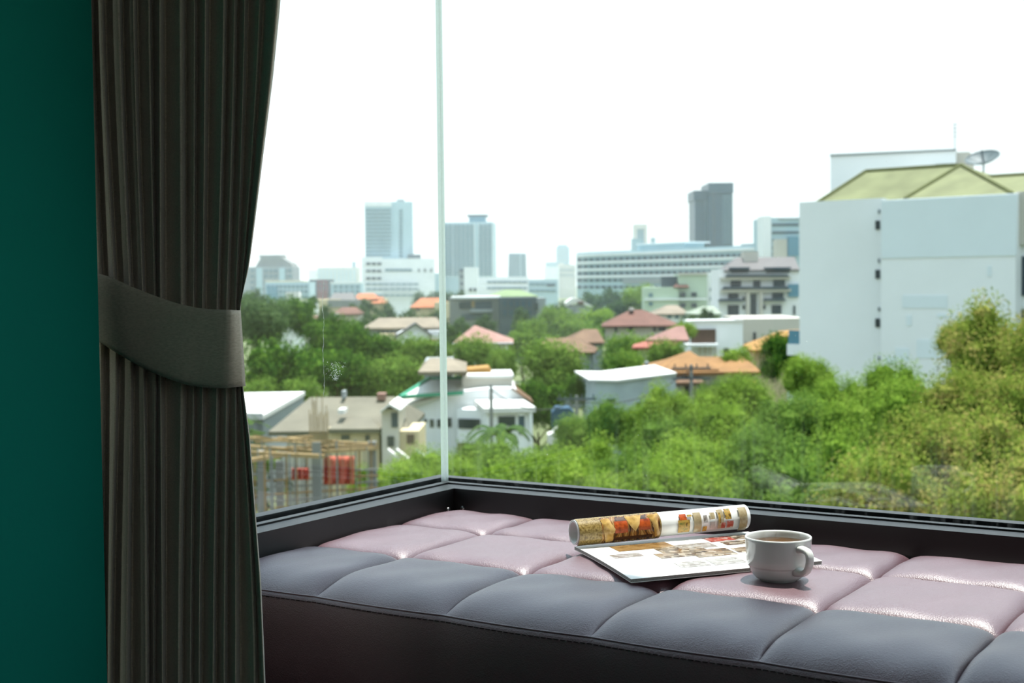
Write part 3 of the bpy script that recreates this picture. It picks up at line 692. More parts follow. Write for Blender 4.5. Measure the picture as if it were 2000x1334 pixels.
for y in (526, 538, 552, 565): f.win(899, 905, y, y + 4.5, d=.5)
f.rows(915, 932, (563,), 6, 2, .7)
f = building('low_long_block', 'low pale long block with two window bands beyond the green roof', 935, 580)
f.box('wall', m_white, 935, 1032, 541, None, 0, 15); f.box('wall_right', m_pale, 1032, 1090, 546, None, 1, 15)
f.rows(951, 1030, (549, 561), 3.5, 8, .92, m_band); f.rows(1034, 1086, (553, 566), 3.4, 5, .9, m_band, d=1); f.win(1068, 1084, 555, 559, d=1)
f = building('tapered_tower', 'dark blue tapered office tower on the skyline', 991, 1150)
f.ext('wall', mat('deep_blue_curtain_wall', (34, 84, 106), .3, .5, .1, .05), [(991, 600), (993.5, 495), (1027, 495), (1031, 600)], 0, 30)
f.box('light_pier', m_pale, 1015.5, 1017.5, 496, 545, -.6, .2)
for k in range(8): f.win(994, 1028, 500 + k * 5.4, 502 + k * 5.4, m_band, 'window_band')
f = building('far_blue_tower', 'faint pale blue tower on the far skyline', 1087, 1900)
f.box('wall', m_bgl, 1087, 1112, 482, None, 0, 30); f.box('crown', m_bgl, 1090, 1108, 478, 483, 4, 26); f.box('wing', m_bgl, 1066, 1087, 512, None, 0, 30)
for k in range(5): f.win(1088, 1111, 488 + k * 9, 491 + k * 9, m_band, 'window_band')
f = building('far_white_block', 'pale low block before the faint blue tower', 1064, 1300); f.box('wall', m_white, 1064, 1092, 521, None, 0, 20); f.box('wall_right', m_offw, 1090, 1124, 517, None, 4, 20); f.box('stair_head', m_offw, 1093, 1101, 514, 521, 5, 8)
f.rows(1094, 1120, (526, 536), 3, 5, .6, m_band, d=4)
f = building('long_office_block', 'long pale office block with five rows of square windows', 1126, 470, line=((1126, 494), (1480, 479)))
f.box('wall', m_pale, 1126, 1481, 486, None, 0, 14); f.box('roof_storey', m_pale, 1245, 1336, 475, 489, 4, 12); f.box('roof_slab', m_white, 1243, 1338, 474, 476.5, 3, 13); f.box('end_roof', m_grey, 1447, 1472, 476, 482, 3, 9)
for j, y in enumerate((505, 518.5, 532, 545, 558)):
    sl = (-9.5, -7, -4.5, -2.5, -.5)[j]
    for k in range(29):
        x = 1129 + k * 11.6
        if j == 3 and 1215 < x < 1300: continue
        f.win(x, x + 7.6, y + sl * k / 28, y + 5.4 + sl * k / 28, m_slate)
for j, y in enumerate((499, 513, 526.5, 540)):
    u_a, z_a = f.loc(1126, y); u_b, _ = f.loc(1481, y); f.boxm('spandrel', m_white, u_a, u_b, z_a - .5, z_a + .2, -.4, .1)
f.box('fascia_panel', m_grey, 1216, 1292, 543, 553, -.5, .1)
f = building('framed_tower', 'far white framed tower with blue glass behind the long office block', 1233, 1250)
f.box('leg', m_offw, 1239, 1244, 440, None, 0, 15); f.box('leg', m_offw, 1258, 1264, 440, None, 0, 15); f.box('head', m_offw, 1239, 1264, 438, 447, -.5, 15); f.box('glazing', m_bgl, 1244, 1258, 447, None, 2, 15); f.box('wing', m_bgl, 1234, 1256, 466, None, -3, 6)
for k in range(4): f.win(1245, 1257, 449 + k * 5, 451 + k * 5, m_band, 'window_band', 2)
f.box('tank', m_bgl, 1272, 1280, 464, 490, 0, 8)
f = building('dark_twin_tower', 'pair of dark slate residential towers standing highest on the skyline', 1355, 600)
f.box('wall_left', m_dtow, 1357, 1394, 372, None, 0, 20); f.box('wall_right', m_dtow, 1384, 1431, 358, None, -5, 18); f.box('crown', m_dtow, 1355, 1394, 372, 391, -1, 20); f.box('crown', m_dtow, 1384, 1432.5, 357, 377, -6, 18)
for k in range(16): f.win(1376, 1388, 393 + k * 5.6, 395.6 + k * 5.6, m_band, 'balcony_band'); f.win(1411, 1429, 382 + k * 6, 385 + k * 6, m_band, 'balcony_band', -5)
f.box('edge_fin', m_slate, 1393, 1396, 378, None, -5.6, 0)
f = building('banded_office', 'pale office with dark window bands beside the white block', 1490, 380)
f.box('wall', m_pale, 1490, 1600, 425, None, 0, 15); f.box('core', m_white, 1490, 1506, 422, None, -.8, 8); f.hip('roof', m_grey, 1520, 1600, 426, 1545, 1600, 419, 10)
f.rows(1508, 1560, (437, 452, 467, 482, 494), 4, 1, 1, m_slate, name='window_band'); f.box('glass_box', m_bgl, 1540, 1560, 462, 500, -2, 1); f.box('stair_tower', m_offw, 1518, 1537, 467, None, -12, -6)
f = building('mansard_apartment', 'grey apartment block with mansard roof at the curtain edge', 487, 620)
f.box('wall', m_grey, 470, 572, 521, None, 0, 20); f.ext('roof', m_conc, [(497, 524), (510, 502), (546, 501), (568, 514), (572, 524)], 1, 18); f.box('roof_top', m_conc, 506, 552, 498, 503, 4, 14)
f.rows(488, 571, (526, 537, 549, 560), 5, 9, .62, m_band)
f.box('bay', m_pale, 500, 512, 524, None, -1.2, 2); f.box('bay', m_pale, 545, 556, 524, None, -1.2, 2)
f = building('pale_annex_block', 'pale lower block with roof terrace beside the mansard apartments', 517, 500)
f.box('wall', m_pale, 517, 605, 551, None, 0, 14); f.box('roof_terrace', m_cream, 518, 592, 548, 551.5, 1, 12); f.rows(520, 602, (557, 567, 577), 5, 10, .6, m_band); f.box('glass_bay', m_bgl, 521, 541, 560, None, -1, 1)
f = building('striped_far_block', 'far white striped block left of the office tower', 603, 1300)
f.box('wall', m_offw, 620, 700, 522, None, 0, 20); f.box('wing', m_white, 602, 622, 527, None, 2, 20); f.box('mast', m_bgl, 688, 694, 511, 525, 2, 6)
for k in range(10): f.win(622 + k * 7.6, 626 + k * 7.6, 526, 552, m_pale, 'window_strip')
f = building('red_grey_block', 'slate grey block with a dull red centre strip', 605, 640)
f.box('wall', m_slate, 604, 645, 546, None, 0, 14); f.box('centre_strip', mat('dull_red_panel', (122, 52, 56), .8, .2, .1, .2), 619, 640, 547, None, -.5, 2); f.rows(606, 618, (551, 560, 569), 4, 2, .7, m_band); f.rows(621, 638, (552, 561), 4, 2, .5, m_slate, d=-.5)
f = building('pale_blue_block', 'small pale blue block before the striped block', 645, 560); f.box('wall', m_pale, 646, 706, 553, None, 0, 10); f.rows(650, 704, (558, 567), 5, 5, .6, m_band); f.box('roof_rail', m_white, 645, 707, 551, 554, -.3, .4)

# ---- middle distance
f = building('mint_apartment', 'mint green apartment house behind the rust roofed villa', 1259, 290, dy=-.05)
f.box('wall', m_mint, 1259, 1325, 561, None, 0, 14); f.box('wall_right', m_mint, 1325, 1381, 535, None, 1, 14); f.box('stair', m_white, 1381, 1403, 532, None, 2, 12); f.box('roof_tank', m_slate, 1292, 1322, 540, 561, 3, 8); f.box('parapet', m_offw, 1324, 1382, 533, 537, .6, 2)
f.rows(1323, 1366, (571, 592), 9, 2, .5); f.rows(1262, 1280, (573, 590), 7, 1, .4, m_band); f.rows(1383, 1398, (562, 580), 7, 1, .5, m_band, d=2); f.box('ledge', m_white, 1259, 1381, 583, 586, -.5, .2)
f.hip('stair_roof', r_rust, 1316, 1346, 560, 1325, 1338, 551, 5)
f = building('awning_mansion', 'white tiered mansion with dark awnings and grey mansard roof', 1403, 230, dy=-.04)
f.box('wall', m_white, 1403, 1562, 525, None, 0, 12); f.hip('roof', m_pipe, 1414, 1562, 527, 1438, 1552, 503, 10, .5); f.box('dormer', m_offw, 1453, 1481, 491, 512, 3, 7)
for x0, x1 in ((1427, 1462), (1496, 1542)): f.win(x0, x1, 525, 533, m_dark); f.box('awning', m_dtow, x0 - 2, x1 + 3, 522, 525.5, -1.4, .1)
for y, x0, x1 in ((536, 1417, 1542), (560, 1411, 1542), (584, 1403, 1452), (583, 1492, 1536)): f.ext('awning', m_slate, [(x0, y + 5), (x0 + 4, y), (x1 - 4, y), (x1, y + 5)], -1.5, .1); 
for y in (541, 565): f.box('ledge', m_offw, 1408, 1545, y, y + 5, -1.2, .1)
for a in ((1427, 1447, 548, 559), (1471, 1485, 548, 560), (1510, 1533, 547, 559), (1422, 1442, 573, 583), (1508, 1530, 572, 582), (1421, 1443, 596, 623), (1466, 1477, 574, 620), (1507, 1526, 596, 613), (1450, 1455, 580, 588), (1450, 1455, 596, 604), (1490, 1495, 596, 604)): f.win(*a)
for x in (1458, 1484): f.box('pilaster', m_offw, x, x + 6, 571, None, -1, .1)
f.box('side_glass', m_bgl, 1540, 1560, 555, 580, -.6, 1); f.win(1549, 1553, 597, 615)
f = building('brown_panel_house', 'flat white house with a brown louvred panel', 1350, 165, dy=.0)
f.box('wall', m_white, 1350, 1451, 627, None, 0, 8); f.box('side_wall', m_offw, 1451, 1575, 622, None, .6, 16)
lp_ = f.box('louvre_panel', m_brown, 1350, 1398, 643, 672, -.3, .1)
for k in range(9): f.box('louvre_slat', m_brown, 1350.5, 1397.5, 644 + k * 3.1, 645.6 + k * 3.1, -.42, -.28, lp_)
f.box('ledge', m_white, 1341, 1404, 672, 677, -2, .2); f.win(1471, 1476, 649, 668, d=.6); f.win(1456, 1458, 668, 676, d=.6); f.win(1413, 1423, 680, 694); f.box('roof_edge', m_whiteroof, 1349, 1452, 625, 629, -.2, .5)
for k in range(4): f.box('column', m_offw, 1366 + k * 10, 1369 + k * 10, 678, 694, -.6, -.3)
f = building('ochre_roof_house', 'yellow ochre roofed house against the white block', 1465, 125, dy=-.1)
f.hip('roof', r_yel, 1465, 1580, 683, 1522, 1575, 646, 9, .4); f.box('wall', m_cream, 1472, 1578, 683, None, .6, 9); f.hip('porch_roof', r_yel, 1524, 1570, 656, 1540, 1565, 644, 3, 1.5); f.box('roof_dormer', m_brown, 1520, 1538, 650, 660, .8, 3)
f = building('rust_roof_villa', 'white villa with a wide rust red hipped roof', 1176, 190, dy=-.08)
f.hip('roof', r_rust, 1174, 1328, 636, 1232, 1256, 605, 12, .8); f.box('wall', m_offw, 1182, 1320, 636, None, .3, 12)
for a in ((1201, 1205, 636, 650), (1227, 1236, 637, 648), (1276, 1281, 637, 647), (1286, 1300, 637, 646), (1312, 1316, 636, 643)): f.win(*a, d=.3)
f.box('vent', m_offw, 1229, 1238, 602, 607, 4, 6)
f = building('tan_roof_house', 'small white house with a tan hipped roof before the mint apartments', 1282, 230); f.hip('roof', r_tan, 1278, 1348, 613, 1302, 1322, 596, 9); f.box('wall', m_white, 1283, 1345, 613, None, .4, 9); f.rows(1300, 1344, (616,), 6, 3, .5, m_band, d=.4)
f = building('domed_roof_house', 'pale house with a low pale hipped roof below the mansion', 1350, 215); f.hip('roof', mat('pale_roof_sheet', (124, 134, 120), .7, .2, .08, .3), 1350, 1410, 613, 1374, 1394, 598, 8); f.box('wall', m_mint, 1352, 1408, 613, None, .3, 8); f.win(1356, 1364, 613, 619, m_band, d=.3)
f = building('brown_roof_house', 'house with a brown hipped roof left of the villa', 1116, 180, dy=.1); f.hip('roof', r_brown, 1112, 1182, 669, 1140, 1166, 643, 8); f.box('wall', m_grey, 1118, 1178, 669, None, .4, 8); f.win(1150, 1160, 672, 680, d=.4)
f = building('low_brown_roof_house', 'house with a long low brown roof in front of trees', 1046, 165, dy=-.1); f.hip('roof', r_brown, 1040, 1162, 688, 1068, 1128, 660, 9); f.box('wall', m_grey, 1050, 1156, 688, None, .4, 9); f.win(1120, 1132, 692, 700, d=.4)
f = building('pink_roof_house', 'house with a pale pink hipped roof right of the pane joint', 888, 170); f.hip('roof', r_pink, 884, 1003, 670, 926, 930, 636, 10, .6); f.box('wall', m_white, 893, 990, 670, None, .6, 10); f.box('post', m_white, 986, 991, 670, None, -.2, .3); f.win(940, 960, 676, 690, d=.6); f.box('gutter', m_white, 884, 1002, 669.5, 672, -.8, -.5)
f = building('grey_modern_house', 'grey concrete house with open balconies left of the slate block', 885, 260, dy=.05)
f.box('wall', m_conc, 878, 977, 582, None, 0, 10); f.win(897, 920, 590, 603); f.win(928, 960, 589, 604, m_slate); f.win(901, 960, 613, 624, m_slate); f.box('balcony', m_grey, 918, 962, 604, 610, -1, .2); f.box('roof_slab', m_white, 882, 978, 579, 583, -.6, 9); f.box('orange_blind', m_wood, 921, 927, 588, 600, -.2, .1)
f = building('slate_block', 'dark slate clad block beside the grey balconied house', 976, 255, dy=.05); f.box('wall', m_slate, 976, 1048, 581, None, 0, 10); f.box('wall_right', m_grey, 1048, 1066, 582, None, .4, 9); f.win(1044, 1051, 592, 606, m_dark); f.rows(980, 1040, (588, 606), 11, 5, .5, m_dtow)
f = building('green_roof_hall', 'hall with a light green hipped roof beyond the slate block', 950, 320); f.hip('roof', r_green, 946, 1052, 579, 985, 1015, 566, 16); f.box('wall', m_white, 952, 1046, 579, None, .5, 16)
f = building('patched_roof_shed', 'small shed with a patched white and red roof among trees', 1106, 300); f.ext('roof', m_whiteroof, [(1104, 592), (1118, 582), (1130, 583), (1158, 598), (1156, 602), (1128, 590), (1106, 598)], 0, 8); f.box('wall', m_grey, 1110, 1152, 596, None, .5, 8); f.box('red_patch', r_rust, 1128, 1140, 589, 594, -.4, .2)
f = building('red_roof_house', 'house with a bright coral red roof half hidden right of the villa', 1240, 150, dy=-.12); f.hip('roof', mat('coral_roof', (142, 84, 72), .7, .2, .1, .5), 1234, 1322, 678, 1290, 1300, 660, 8); f.hip('upper_roof', r_pink, 1262, 1346, 664, 1322, 1336, 637, 8, -2); f.box('wall', m_offw, 1246, 1316, 678, None, .4, 8)
f = building('orange_roof_house', 'wide house with long orange tiled roof behind the utility pole', 1272, 118, dy=-.05)
f.hip('roof', r_orange, 1266, 1486, 727, 1318, 1452, 697, 10, .7); f.hip('roof_peak', r_orange, 1290, 1404, 722, 1345, 1347, 685, 9, .3); f.hip('roof_peak', r_orange, 1398, 1488, 726, 1440, 1446, 692, 9, .3); f.box('wall', m_offw, 1276, 1480, 727, None, .4, 10)
f.hip('porch_roof', r_brown, 1320, 1378, 747, 1340, 1352, 732, 4, 2.5); f.box('porch_post', m_grey, 1324, 1328, 748, None, -2.2, -1.8); f.win(1338, 1350, 750, 772); f.win(1434, 1470, 732, 752); f.win(1362, 1366, 738, 755); f.box('chimney', m_grey, 1260, 1267, 707, 725, 2, 3)
f = building('small_orange_shed', 'tiny shed with an orange roof under the long orange roof', 1446, 100); f.hip('roof', r_bright, 1443, 1480, 762, 1452, 1476, 743, 4); f.box('wall', m_offw, 1447, 1477, 762, None, .3, 4)
f = building('white_flat_hall', 'white flat roofed hall with stained walls in front of the orange roof', 1166, 104, dy=.06)
f.ext('wall', mat('stained_white_render', (158, 170, 172), .85, .2, .14, .5), [(1164, 900), (1164, 744), (1205, 746), (1320, 731), (1320, 900)], 0, 9); 
u_a, z_a = f.loc(1164, 744); u_b, z_b = f.loc(1320, 731)
f.ext('roof', m_whiteroof, [(1150, 744), (1150, 741), (1205, 742), (1322, 728), (1322, 731), (1205, 746)], -.3, 10)
f.win(1185, 1202, 779, 786); f.win(1296, 1306, 767, 778); f.win(1242, 1252, 786, 794)
# ---- left of the pane joint
f = building('cream_gable_row', 'row of cream and grey gabled houses above the dark trees', 703, 205, dy=.1)
f.hip('roof', r_tan, 712, 870, 640, 740, 852, 621, 9); f.box('wall', m_grey, 718, 866, 640, None, .4, 9); f.ext('gable', m_white, [(775, 690), (775, 652), (812, 632), (838, 652), (838, 690)], -3, 0); f.ext('gable_roof', m_pipe, [(768, 658), (812, 630), (844, 654), (844, 657), (812, 634), (768, 662)], -3.6, .5); f.box('annex', m_white, 836, 884, 646, None, -2, 4); f.hip('annex_roof', r_brown, 815, 858, 664, 826, 846, 654, 4, 3); f.rows(735, 770, (646, 656), 6, 4, .5, m_slate, d=.4); f.box('lower_wall', m_cream, 742, 772, 652, None, -2.5, 0)
f = building('orange_roof_bungalow', 'bungalow with a bright orange roof below the office tower podium', 692, 380); f.hip('roof', r_bright, 690, 738, 584, 700, 730, 573, 10); f.box('wall', m_cream, 694, 752, 584, None, .5, 10); f.hip('lower_roof', r_bright, 722, 752, 592, 730, 748, 580, 6, 2)
f = building('peach_roof_house', 'cream house with a peach orange roof just left of the pane joint', 802, 330); f.hip('roof', r_bright, 800, 876, 600, 822, 866, 582, 10); f.box('wall', m_cream, 806, 880, 600, None, .4, 10); f.win(812, 820, 601, 606); f.box('annex', m_cream, 848, 882, 590, None, -1.5, 3)
f = building('beige_block', 'plain beige building with a grey roof beside the red roof', 588, 330); f.box('wall', m_cream, 588, 664, 585, None, 0, 10); f.hip('roof', m_pipe, 640, 694, 588, 652, 690, 572, 9, -1); f.win(596, 602, 590, 598); f.box('upper', m_conc, 640, 700, 586, 600, -.5, 6)
f = building('white_water_tank_house', 'small bright white rooftop cube above the left trees', 558, 300); f.box('tank', m_whiteroof, 558, 584, 570, 588, 0, 3); f.box('wall', m_white, 530, 612, 588, None, 0, 8); f.win(590, 596, 592, 598)
f = building('brick_red_roof_house', 'house with a brick red roof left of the cream gables', 652, 250); f.hip('roof', r_rust, 650, 702, 613, 668, 696, 600, 8); f.box('wall', m_offw, 654, 700, 613, None, .4, 8); f.box('dish_drum', m_whiteroof, 654, 662, 612, 620, -1, 0)
f = building('salmon_roof_house', 'low house with a salmon roof behind the dark trees', 594, 235); f.hip('roof', r_pink, 590, 652, 627, 612, 640, 616, 7); f.box('wall', m_offw, 594, 648, 627, None, .4, 7)
f = building('white_roof_shed', 'shed with a sunlit white roof beside the curtain', 478, 95, dy=.12)
f.ext('roof', m_whiteroof, [(440, 811), (440, 806), (513, 807), (513, 812)], -.3, .2)
zr = f.loc(478, 767, 9)[1]; zl = f.loc(478, 811, 0)[1]; ua = f.loc(430, 811, 0)[0]; ub = f.loc(514, 811, 0)[0]; uc = f.loc(430, 767, 9)[0]; ud = f.loc(596, 771, 9)[0]
mesh('roof_slope', [f.pt(ua, -.3, zl), f.pt(ub, -.3, zl), f.pt(ud, 9, zr), f.pt(uc, 9, zr), f.pt(ua, -.3, zl - .3), f.pt(ub, -.3, zl - .3), f.pt(ud, 9, zr - .3), f.pt(uc, 9, zr - .3)], BOXF, m_whiteroof, f.root)
f.box('wall', m_grey, 440, 515, 812, None, 0, 3); zz = zl - .3
mesh('gable_wall', [f.pt(ub - .1, 0, zz), f.pt(ud - .1, 9, zr - .3), f.pt(ud - .1, 9, ZG), f.pt(ub - .1, 0, ZG), f.pt(ub - .4, 0, zz), f.pt(ud - .4, 9, zr - .3), f.pt(ud - .4, 9, ZG), f.pt(ub - .4, 0, ZG)], BOXF, m_grey, f.root)
f = building('grey_shingle_house', 'cream house with a weathered grey shingle roof and open dormers', 526, 84, dy=-.02)
f.hip('roof', r_grey, 524, 800, 842, 606, 770, 776, 10, .6)
f.box('wall', m_offw, 560, 786, 845, None, .3, 10); f.box('gable_bay', m_cream, 640, 740, 836, None, -1.2, 3); f.hip('bay_roof', r_grey, 640, 742, 838, 668, 722, 812, 4, 1.6)
f.box('chimney_block', m_offw, 745, 778, 800, None, -2.4, 2); f.ext('dormer_roof', m_whiteroof, [(742, 803), (760, 788), (782, 800), (782, 804), (760, 793), (742, 807)], -3, 2); f.win(765, 777, 806, 834, m_slate, d=-2.4); f.win(667, 683, 850, 858, d=-1.2); f.win(714, 722, 850, 860, d=-1.2); f.win(757, 770, 852, 872, d=-2.4); f.box('vent_cap', m_whiteroof, 660, 672, 800, 809, 0, 1.5); f.box('vent_stack', r_pink, 736, 752, 769, 782, 4, 5); f.box('vent_stack', m_grey, 667, 673, 764, 778, 4, 5)
f.box('stair_block', m_cream, 780, 818, 842, None, -2, 3); f.win(795, 809, 848, 866, m_brown, d=-2)
for x in (757, 774, 812): f.ext('stair_rail', m_whiteroof, [(x, 882), (x, 877), (x + 24, 896), (x + 24, 901)], -4, -3.4)
f = building('white_gable_house', 'white gabled house with rooftop box crossed by the pane joint', 786, 108, dy=.03)
f.ext('wall', m_white, [(786, 905), (786, 800), (905, 764), (960, 758), (1004, 758), (1040, 790), (1040, 905)], 0, 12)
f.ext('roof_edge', m_offw, [(778, 798), (905, 759), (905, 763), (778, 803)], -.6, 12); f.ext('roof_edge', r_brown, [(1000, 757), (1042, 786), (1042, 790), (1000, 761)], -.5, 10)
f.box('rooftop_box', m_offw, 903, 1001, 737, 762, 2, 8); f.box('rooftop_cap', m_whiteroof, 912, 1003, 733, 738, 1.6, 8.4); f.ext('terracotta_slab', r_yel, [(900, 735), (905, 722), (955, 718), (963, 732), (963, 735)], 5, 9)
f.box('upper_block', m_grey, 829, 884, 706, 760, 9, 16); f.hip('upper_roof', r_tan, 827, 912, 708, 840, 880, 699, 6, -9)
u1, z1 = f.loc(782, 775, -1); u2, _ = f.loc(905, 762, -1); u3, z3 = f.loc(838, 741, 8); u4, _ = f.loc(908, 741, 8)
aw_ = mesh('awning_roof', [f.pt(u1, -1, z1), f.pt(u2, -1, z1 + .3), f.pt(u4, 8, z3), f.pt(u3, 8, z3), f.pt(u1, -1, z1 - .2), f.pt(u2, -1, z1 + .1), f.pt(u4, 8, z3 - .2), f.pt(u3, 8, z3 - .2)], BOXF, m_whiteroof, f.root)
vv, ff = tube_mesh([f.pt(u2, -1.05, z1 + .25), f.pt(u1, -1.05, z1), f.pt(u3, 8, z3 + .05), f.pt(u4, 8, z3 + .05)], .16, 5); mesh('rim', vv, ff, m_greenrim, aw_)
for a in ((840, 847, 819, 834), (854, 861, 819, 834), (828, 834, 818, 824), (874, 882, 816, 834)): f.win(*a)
g = Fac(f.root, Q(952, 560, 101), Vector((1, .12, 0)))          # the corner bay, its right face
g.box('bay_wall', m_white, 952, 1037, 800, None, 0, 6); u_a, z_a = g.loc(952, 803); u_b, _ = g.loc(1042, 787)
g.boxm('bay_roof', m_whiteroof, u_a - .3, u_b + .1, z_a - .1, z_a + .25, -.5, 7)
g.win(973, 1006, 813, 833); g.win(1013, 1024, 810, 848, m_dtow, 'archway'); g.box('arch_head', m_white, 1013, 1024, 807, 812, -.25, 0); g.box('sill', m_offw, 970, 1008, 833, 836, -.3, 0); g.box('post', m_white, 1034, 1040, 797, None, -.4, 0)
h = Fac(f.root, Q(893, 560, 106), Vector((1, -.42, 0)))
h.box('bay_wall_left', m_white, 893, 952, 800, None, 0, 3); h.win(896, 938, 818, 837); h.box('base_course', m_brown, 893, 935, 866, None, -.2, 0)

# ---- building site at lower left
site = empty('building_site_frame', Q(610, 900, 52).xy.to_3d() + Vector((0, 0, ZG))); tag(site, 'concrete building site frame with timber formwork at lower left', 'building site')
def post(x, y0, y1, Y, w, name, m):
    p0 = Q(x, y0, Y); p1 = Q(x, y1, Y) if y1 else Vector((p0.x, p0.y, ZG)); p1 = Vector((p0.x, p0.y, p1.z)); hw = w / 2
    return mesh(name, *boxw(p1 - Vector((hw, hw, 0)), Vector((w, 0, 0)), Vector((0, w, 0)), Vector((0, 0, p0.z - p1.z))), m, site)
def beam(x0, y0, Y0, x1, y1, Y1, w, hh, name, m):
    a = Q(x0, y0, Y0); b = Q(x1, y1, Y1); d = (b - a); s_ = d.cross(Vector((0, 0, 1))).normalized() * w
    return mesh(name, *boxw(a - s_ / 2 - Vector((0, 0, hh)), d, s_, Vector((0, 0, hh))), m, site)
for x, y, Y in ((618, 864, 50), (727, 862, 54), (510, 880, 52), (546, 900, 56)): post(x, y, None, Y, .30, 'column', m_conc)
for x0, y0, Y0, x1, y1, Y1 in ((470, 852, 58, 640, 862, 56), (470, 868, 54, 640, 880, 50), (470, 880, 50, 634, 888, 49), (470, 898, 46, 560, 884, 52), (634, 860, 56, 735, 866, 54), (500, 860, 60, 610, 850, 62), (560, 872, 52, 735, 868, 54), (640, 878, 49, 735, 872, 54)):
    beam(x0, y0, Y0, x1, y1, Y1, .18, .14, 'formwork_beam', m_wood)
for k in range(26): x = 486 + rnd.random() * 150; y = 848 + rnd.random() * 38; beam(x, y, 50 + rnd.random() * 8, x + rnd.uniform(20, 60), y + rnd.uniform(-6, 6), 50 + rnd.random() * 8, .12, .05, 'plank', m_wood)
for k in range(38): post(478 + k * 6.8 + rnd.uniform(-3, 3), 858 + rnd.random() * 35, None, 47 + rnd.random() * 12, rnd.uniform(.03, .07), 'prop', m_conc if k % 3 else m_wood)
for k in range(14): post(604 + k * 2.8, 768 + rnd.random() * 50, 870, 50, .025, 'rebar', m_wood)
for k in range(6): beam(480, 925 + k * 14, 52, 740, 915 + k * 12, 52, .06, .06, 'brace', m_wood if k % 2 else m_conc)
def tarp(label, x0, x1, y0, y1, Y):
    vv = []
    for j in range(7):
        for i in range(17):
            p = Q(x0 + (x1 - x0) * i / 16, y0 + (y1 - y0) * j / 6, Y + .35 * math.sin(i * 1.1)); vv.append(p)
    o = mesh('red_tarpaulin', vv, grid_faces(17, 7), m_redsheet, None, True); tag(o, label, 'tarpaulin', 'red sheets on the building site'); s_ = o.modifiers.new('t', 'SOLIDIFY'); s_.thickness = .02
tarp('larger red sheet hung in the building site frame', 632, 692, 891, 946, 51.5); tarp('smaller red sheet hung left in the building site frame', 570, 604, 914, 937, 51)
# rubble floor and earth of the site
site_g = mesh('site_ground', *boxw(Vector((-14, 44, ZG)), Vector((11, 0, 0)), Vector((0, 24, 0)), Vector((0, 0, .3))), mat('dry_earth', (150, 132, 100), .95, .1, .3, .6)); tag(site_g, kind='structure')

# ---- utility poles, wires, parked vehicles
def pole(label, x, y0, y1, Y, arms):
    a = Q(x, y0, Y); r = empty('utility_pole', (a.x, a.y, ZG)); tag(r, label, 'utility pole', 'concrete utility poles')
    vv, ff = tube_mesh([Vector((a.x, a.y, ZG)), a], [.17, .11], 8); mesh('post', vv, ff, m_conc, r)
    for k in range(arms): z = a.z - .3 - .7 * k; ca_ = mesh('crossarm', *boxw(Vector((a.x - 1.3, a.y - .12, z)), Vector((2.6, 0, 0)), Vector((0, .1, 0)), Vector((0, 0, .12))), m_slate, r)
    for k in range(4 if arms else 0): vv, ff = tube_mesh([Vector((a.x - 1.1 + .73 * k, a.y - .07, a.z - .18)), Vector((a.x - 1.1 + .73 * k, a.y - .07, a.z + .06))], .05, 6); mesh('insulator', vv, ff, m_slate, ca_)
    return a
pa = pole('utility pole in front of the orange roofed house', 1350, 712, None, 92, 2)
pb = pole('utility pole against the white gabled house', 959, 752, None, 96, 0)
pc = pole('utility pole beside the dark blue truck cover', 1126, 772, None, 90, 1)
m_wire = mat('black_wire', (60, 60, 60), .6, .3, .1, 3)
for k, (a, b) in enumerate(((pb, pc), (pc, pa))):
    pts = [a.lerp(b, t / 10) - Vector((0, 0, .3 + 1.0 * (1 - (2 * t / 10 - 1) ** 2))) for t in range(11)]
    vv, ff = tube_mesh(pts, .035, 5); tag(mesh('overhead_wire', vv, ff, m_wire), ('overhead wire from the white gabled house to the truck cover pole', 'overhead wire between the truck cover pole and orange roof pole')[k], 'wire', 'overhead wires')
f = building('truck', 'dark blue covered truck under the trees right of the white house', 1080, 100, cat='truck'); f.ext('cover', mat('navy_tarpaulin', (34, 66, 90), .7, .3, .15, .6), [(1078, 836), (1078, 806), (1086, 797), (1112, 797), (1122, 806), (1122, 836)], 0, 2.2); f.box('cargo_bed', m_slate, 1078, 1122, 836, 842, 0, 2.2)
for x in (1084, 1110): u_a, z_a = f.loc(x + 3, 843); vv, ff = tube_mesh([f.pt(u_a, -.1, ZG + .45), f.pt(u_a, .25, ZG + .45)], .45, 14); mesh('wheel', vv, ff, m_gasket, f.root)
f.boxm('chassis', m_slate, f.loc(1079, 842)[0], f.loc(1121, 842)[0], ZG + .5, f.loc(1100, 841)[1], .2, 2)
f = building('parked_car', 'white car parked below the dark blue truck', 1072, 94, cat='car'); f.ext('body', m_whiteroof, [(1070, 868), (1070, 850), (1080, 846), (1086, 837), (1104, 837), (1110, 846), (1116, 850), (1116, 868)], 0, 1.7); f.win(1083, 1094, 839, 846); f.win(1096, 1106, 839, 846)

